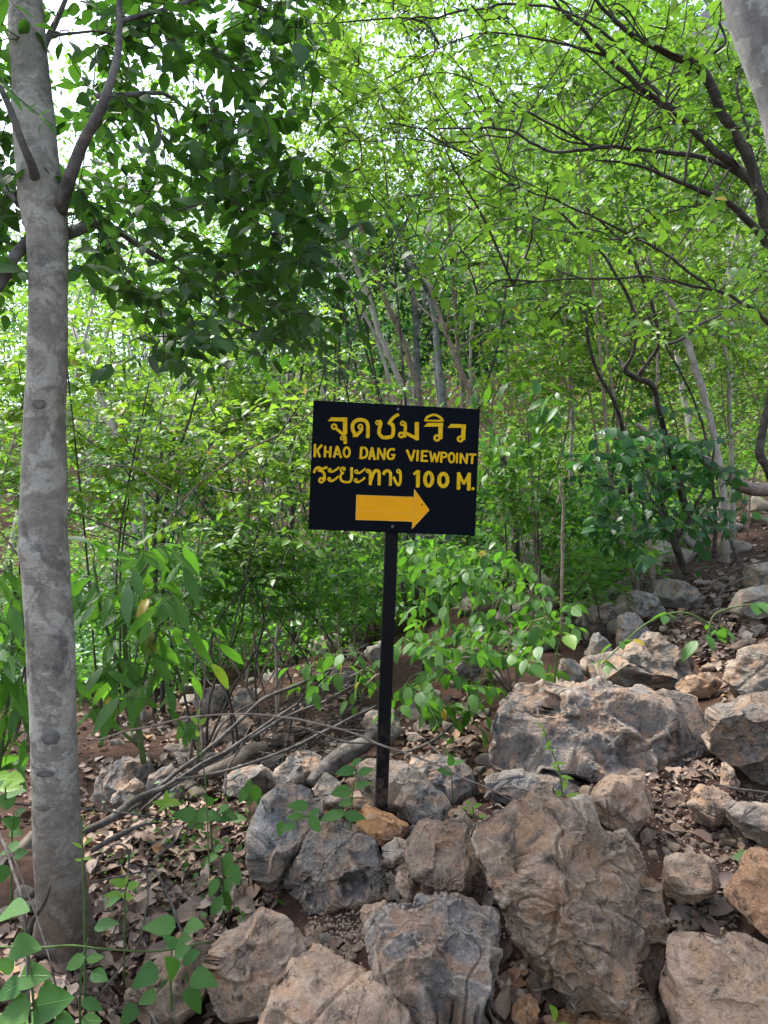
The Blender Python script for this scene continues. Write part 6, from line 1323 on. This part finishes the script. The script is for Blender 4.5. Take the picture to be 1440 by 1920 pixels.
for q, col_ in (((1378,1610), 'leaf_ground'), ((1302,1357), 'leaf_ground'), ((1330,1745), 'leaf_mid_v')):
    p = hit(*q); p = p if p is not None else at(*q, 3)
    o = link('fallen_leaf', leaf_mesh('heart' if q[0] == 1378 else 'ovate', 1, M[col_]), None, p + np.array([0, -0.02, 0.03])); o.scale = (0.065,) * 3; o.rotation_euler = (0.6, 0.1, rg.uniform(0, 6))
    tag(o, {1378: 'fresh green leaf fallen on the reddish soil', 1302: 'dull green leaf fallen beside the long veined boulder', 1330: 'olive leaf lying on the large tan boulder'}[q[0]], 'leaf')

# ------------------------------------------------------------------ dry leaf litter
LIT = [([(170,1640),(330,1560),(455,1510),(455,1640),(520,1680),(480,1720),(400,1760),(330,1750),(240,1780),(180,1760)], 1000, 6.0), ([(180,1760),(420,1740),(380,1850),(300,1920),(100,1920),(0,1920),(0,1700)], 600, 6.0), ([(150,1530),(400,1480),(460,1510),(330,1560),(170,1640)], 500, 7.0),
       ([(300,1400),(480,1340),(700,1300),(640,1420),(420,1500),(320,1480)], 700, 8.0), ([(1290,1400),(1340,1380),(1370,1460),(1260,1470)], 150, 6.0), ([(1160,1200),(1440,1130),(1440,1330),(1330,1340),(1300,1260)], 380, 8.0), ([(880,1480),(1100,1440),(1300,1460),(1240,1560),(1080,1500),(900,1560)], 140, 6.0), ([(900,1700),(980,1760),(1040,1880),(1240,1860),(1260,1920),(940,1920)], 120, 6.0), ([(540,1450),(900,1380),(900,1520),(620,1540)], 200, 7.0), ([(0,1240),(400,1240),(380,1440),(330,1500),(0,1560)], 1000, 12.0), ([(860,1080),(1060,1000),(1260,1000),(1230,1200),(900,1230)], 500, 12.0), ([(1300,1080),(1440,1000),(1440,1180),(1330,1260),(1240,1200)], 700, 9.0), ([(1180,1450),(1440,1480),(1440,1640),(1250,1700),(1210,1600)], 110, 6.0), ([(1260,1690),(1370,1650),(1400,1740),(1270,1790)], 60, 6.0), ([(720,1340),(900,1300),(900,1420),(760,1440)], 260, 7.0), ([(560,1740),(660,1800),(600,1840),(400,1900),(380,1920),(460,1920)], 60, 6.0), ([(1100,900),(1440,880),(1440,1010),(1150,1060)], 500, 14.0), ([(100,1240),(700,1180),(700,1300),(200,1400)], 700, 14.0), ([(720,1560),(800,1640),(700,1700),(560,1740)], 40, 6)]
P = np.vstack([hits(*sample_poly(p, n, rg), dm) for p, n, dm in LIT]); P = P[clear_of_boulders(P)]; P = P[fbm(np.column_stack([P[:, :2] * 2.6, 0 * P[:, 0]]), 3, 61) + rg.normal(0, 0.22, len(P)) > -0.5]
# litter also lies where the photograph does not look
x2, y2 = rg.uniform(-4, 4, 1500), rg.uniform(-1.0, 7, 1500); far = np.stack([x2, y2, gz(x2, y2)], 1); out_ = (np.abs(x2) > 0.55 * np.maximum(y2, 0.1)) | (y2 < 1.6); P = np.vstack([P, far[out_]])
n = len(P); nrm = gnormal(P[:, 0], P[:, 1]) + rg.normal(0, 0.38, (n, 3)); a = rg.uniform(0, 6.283, n); D = np.stack([np.cos(a), np.sin(a), rg.normal(0, 0.15, n)], 1)
D = unit(D - nrm * (D * nrm).sum(1, keepdims=True) / (nrm ** 2).sum(1, keepdims=True)); R = frames(D, nrm); L = 0.024 + 0.080 * rg.random(n) ** 1.8; P = P + np.column_stack([0 * a, 0 * a, rg.uniform(0.004, 0.022, n)])
px = P[:, 0] / np.maximum(P[:, 1], 0.1) * FOC + 720; py = 960 - (P[:, 2] - CAM_Z) / np.maximum(P[:, 1], 0.1) * FOC
ok = (P[:, 1] > 1.6) & (px > 5) & (px < 1435) & (py < 1910); sc_ = np.where(ok, L / np.maximum(P[:, 1], 0.5), 0); big = np.argsort(-sc_)[:300]; rest = np.setdiff1d(np.arange(n), big)
for i in big:
    o = link('dry_leaf', leaf_mesh('dead', int(rg.integers(8)), M['dead_leaf'])); o.matrix_world = Matrix.LocRotScale(Vector(P[i]), Matrix(R[i].tolist()).to_quaternion(), Vector((L[i],) * 3))
    tag(o, 'curled dry brown leaf lying loose on the forest floor', 'leaf', 'dry leaves on the forest floor')
V, F, _ = bake(TS['dead'], P[rest], R[rest], L[rest]); tag(link('leaf_litter', mesh('leaf_litter', V, F, M['dead_leaf'])), 'carpet of small dry brown leaves over the forest floor', 'leaf litter', None, 'stuff')
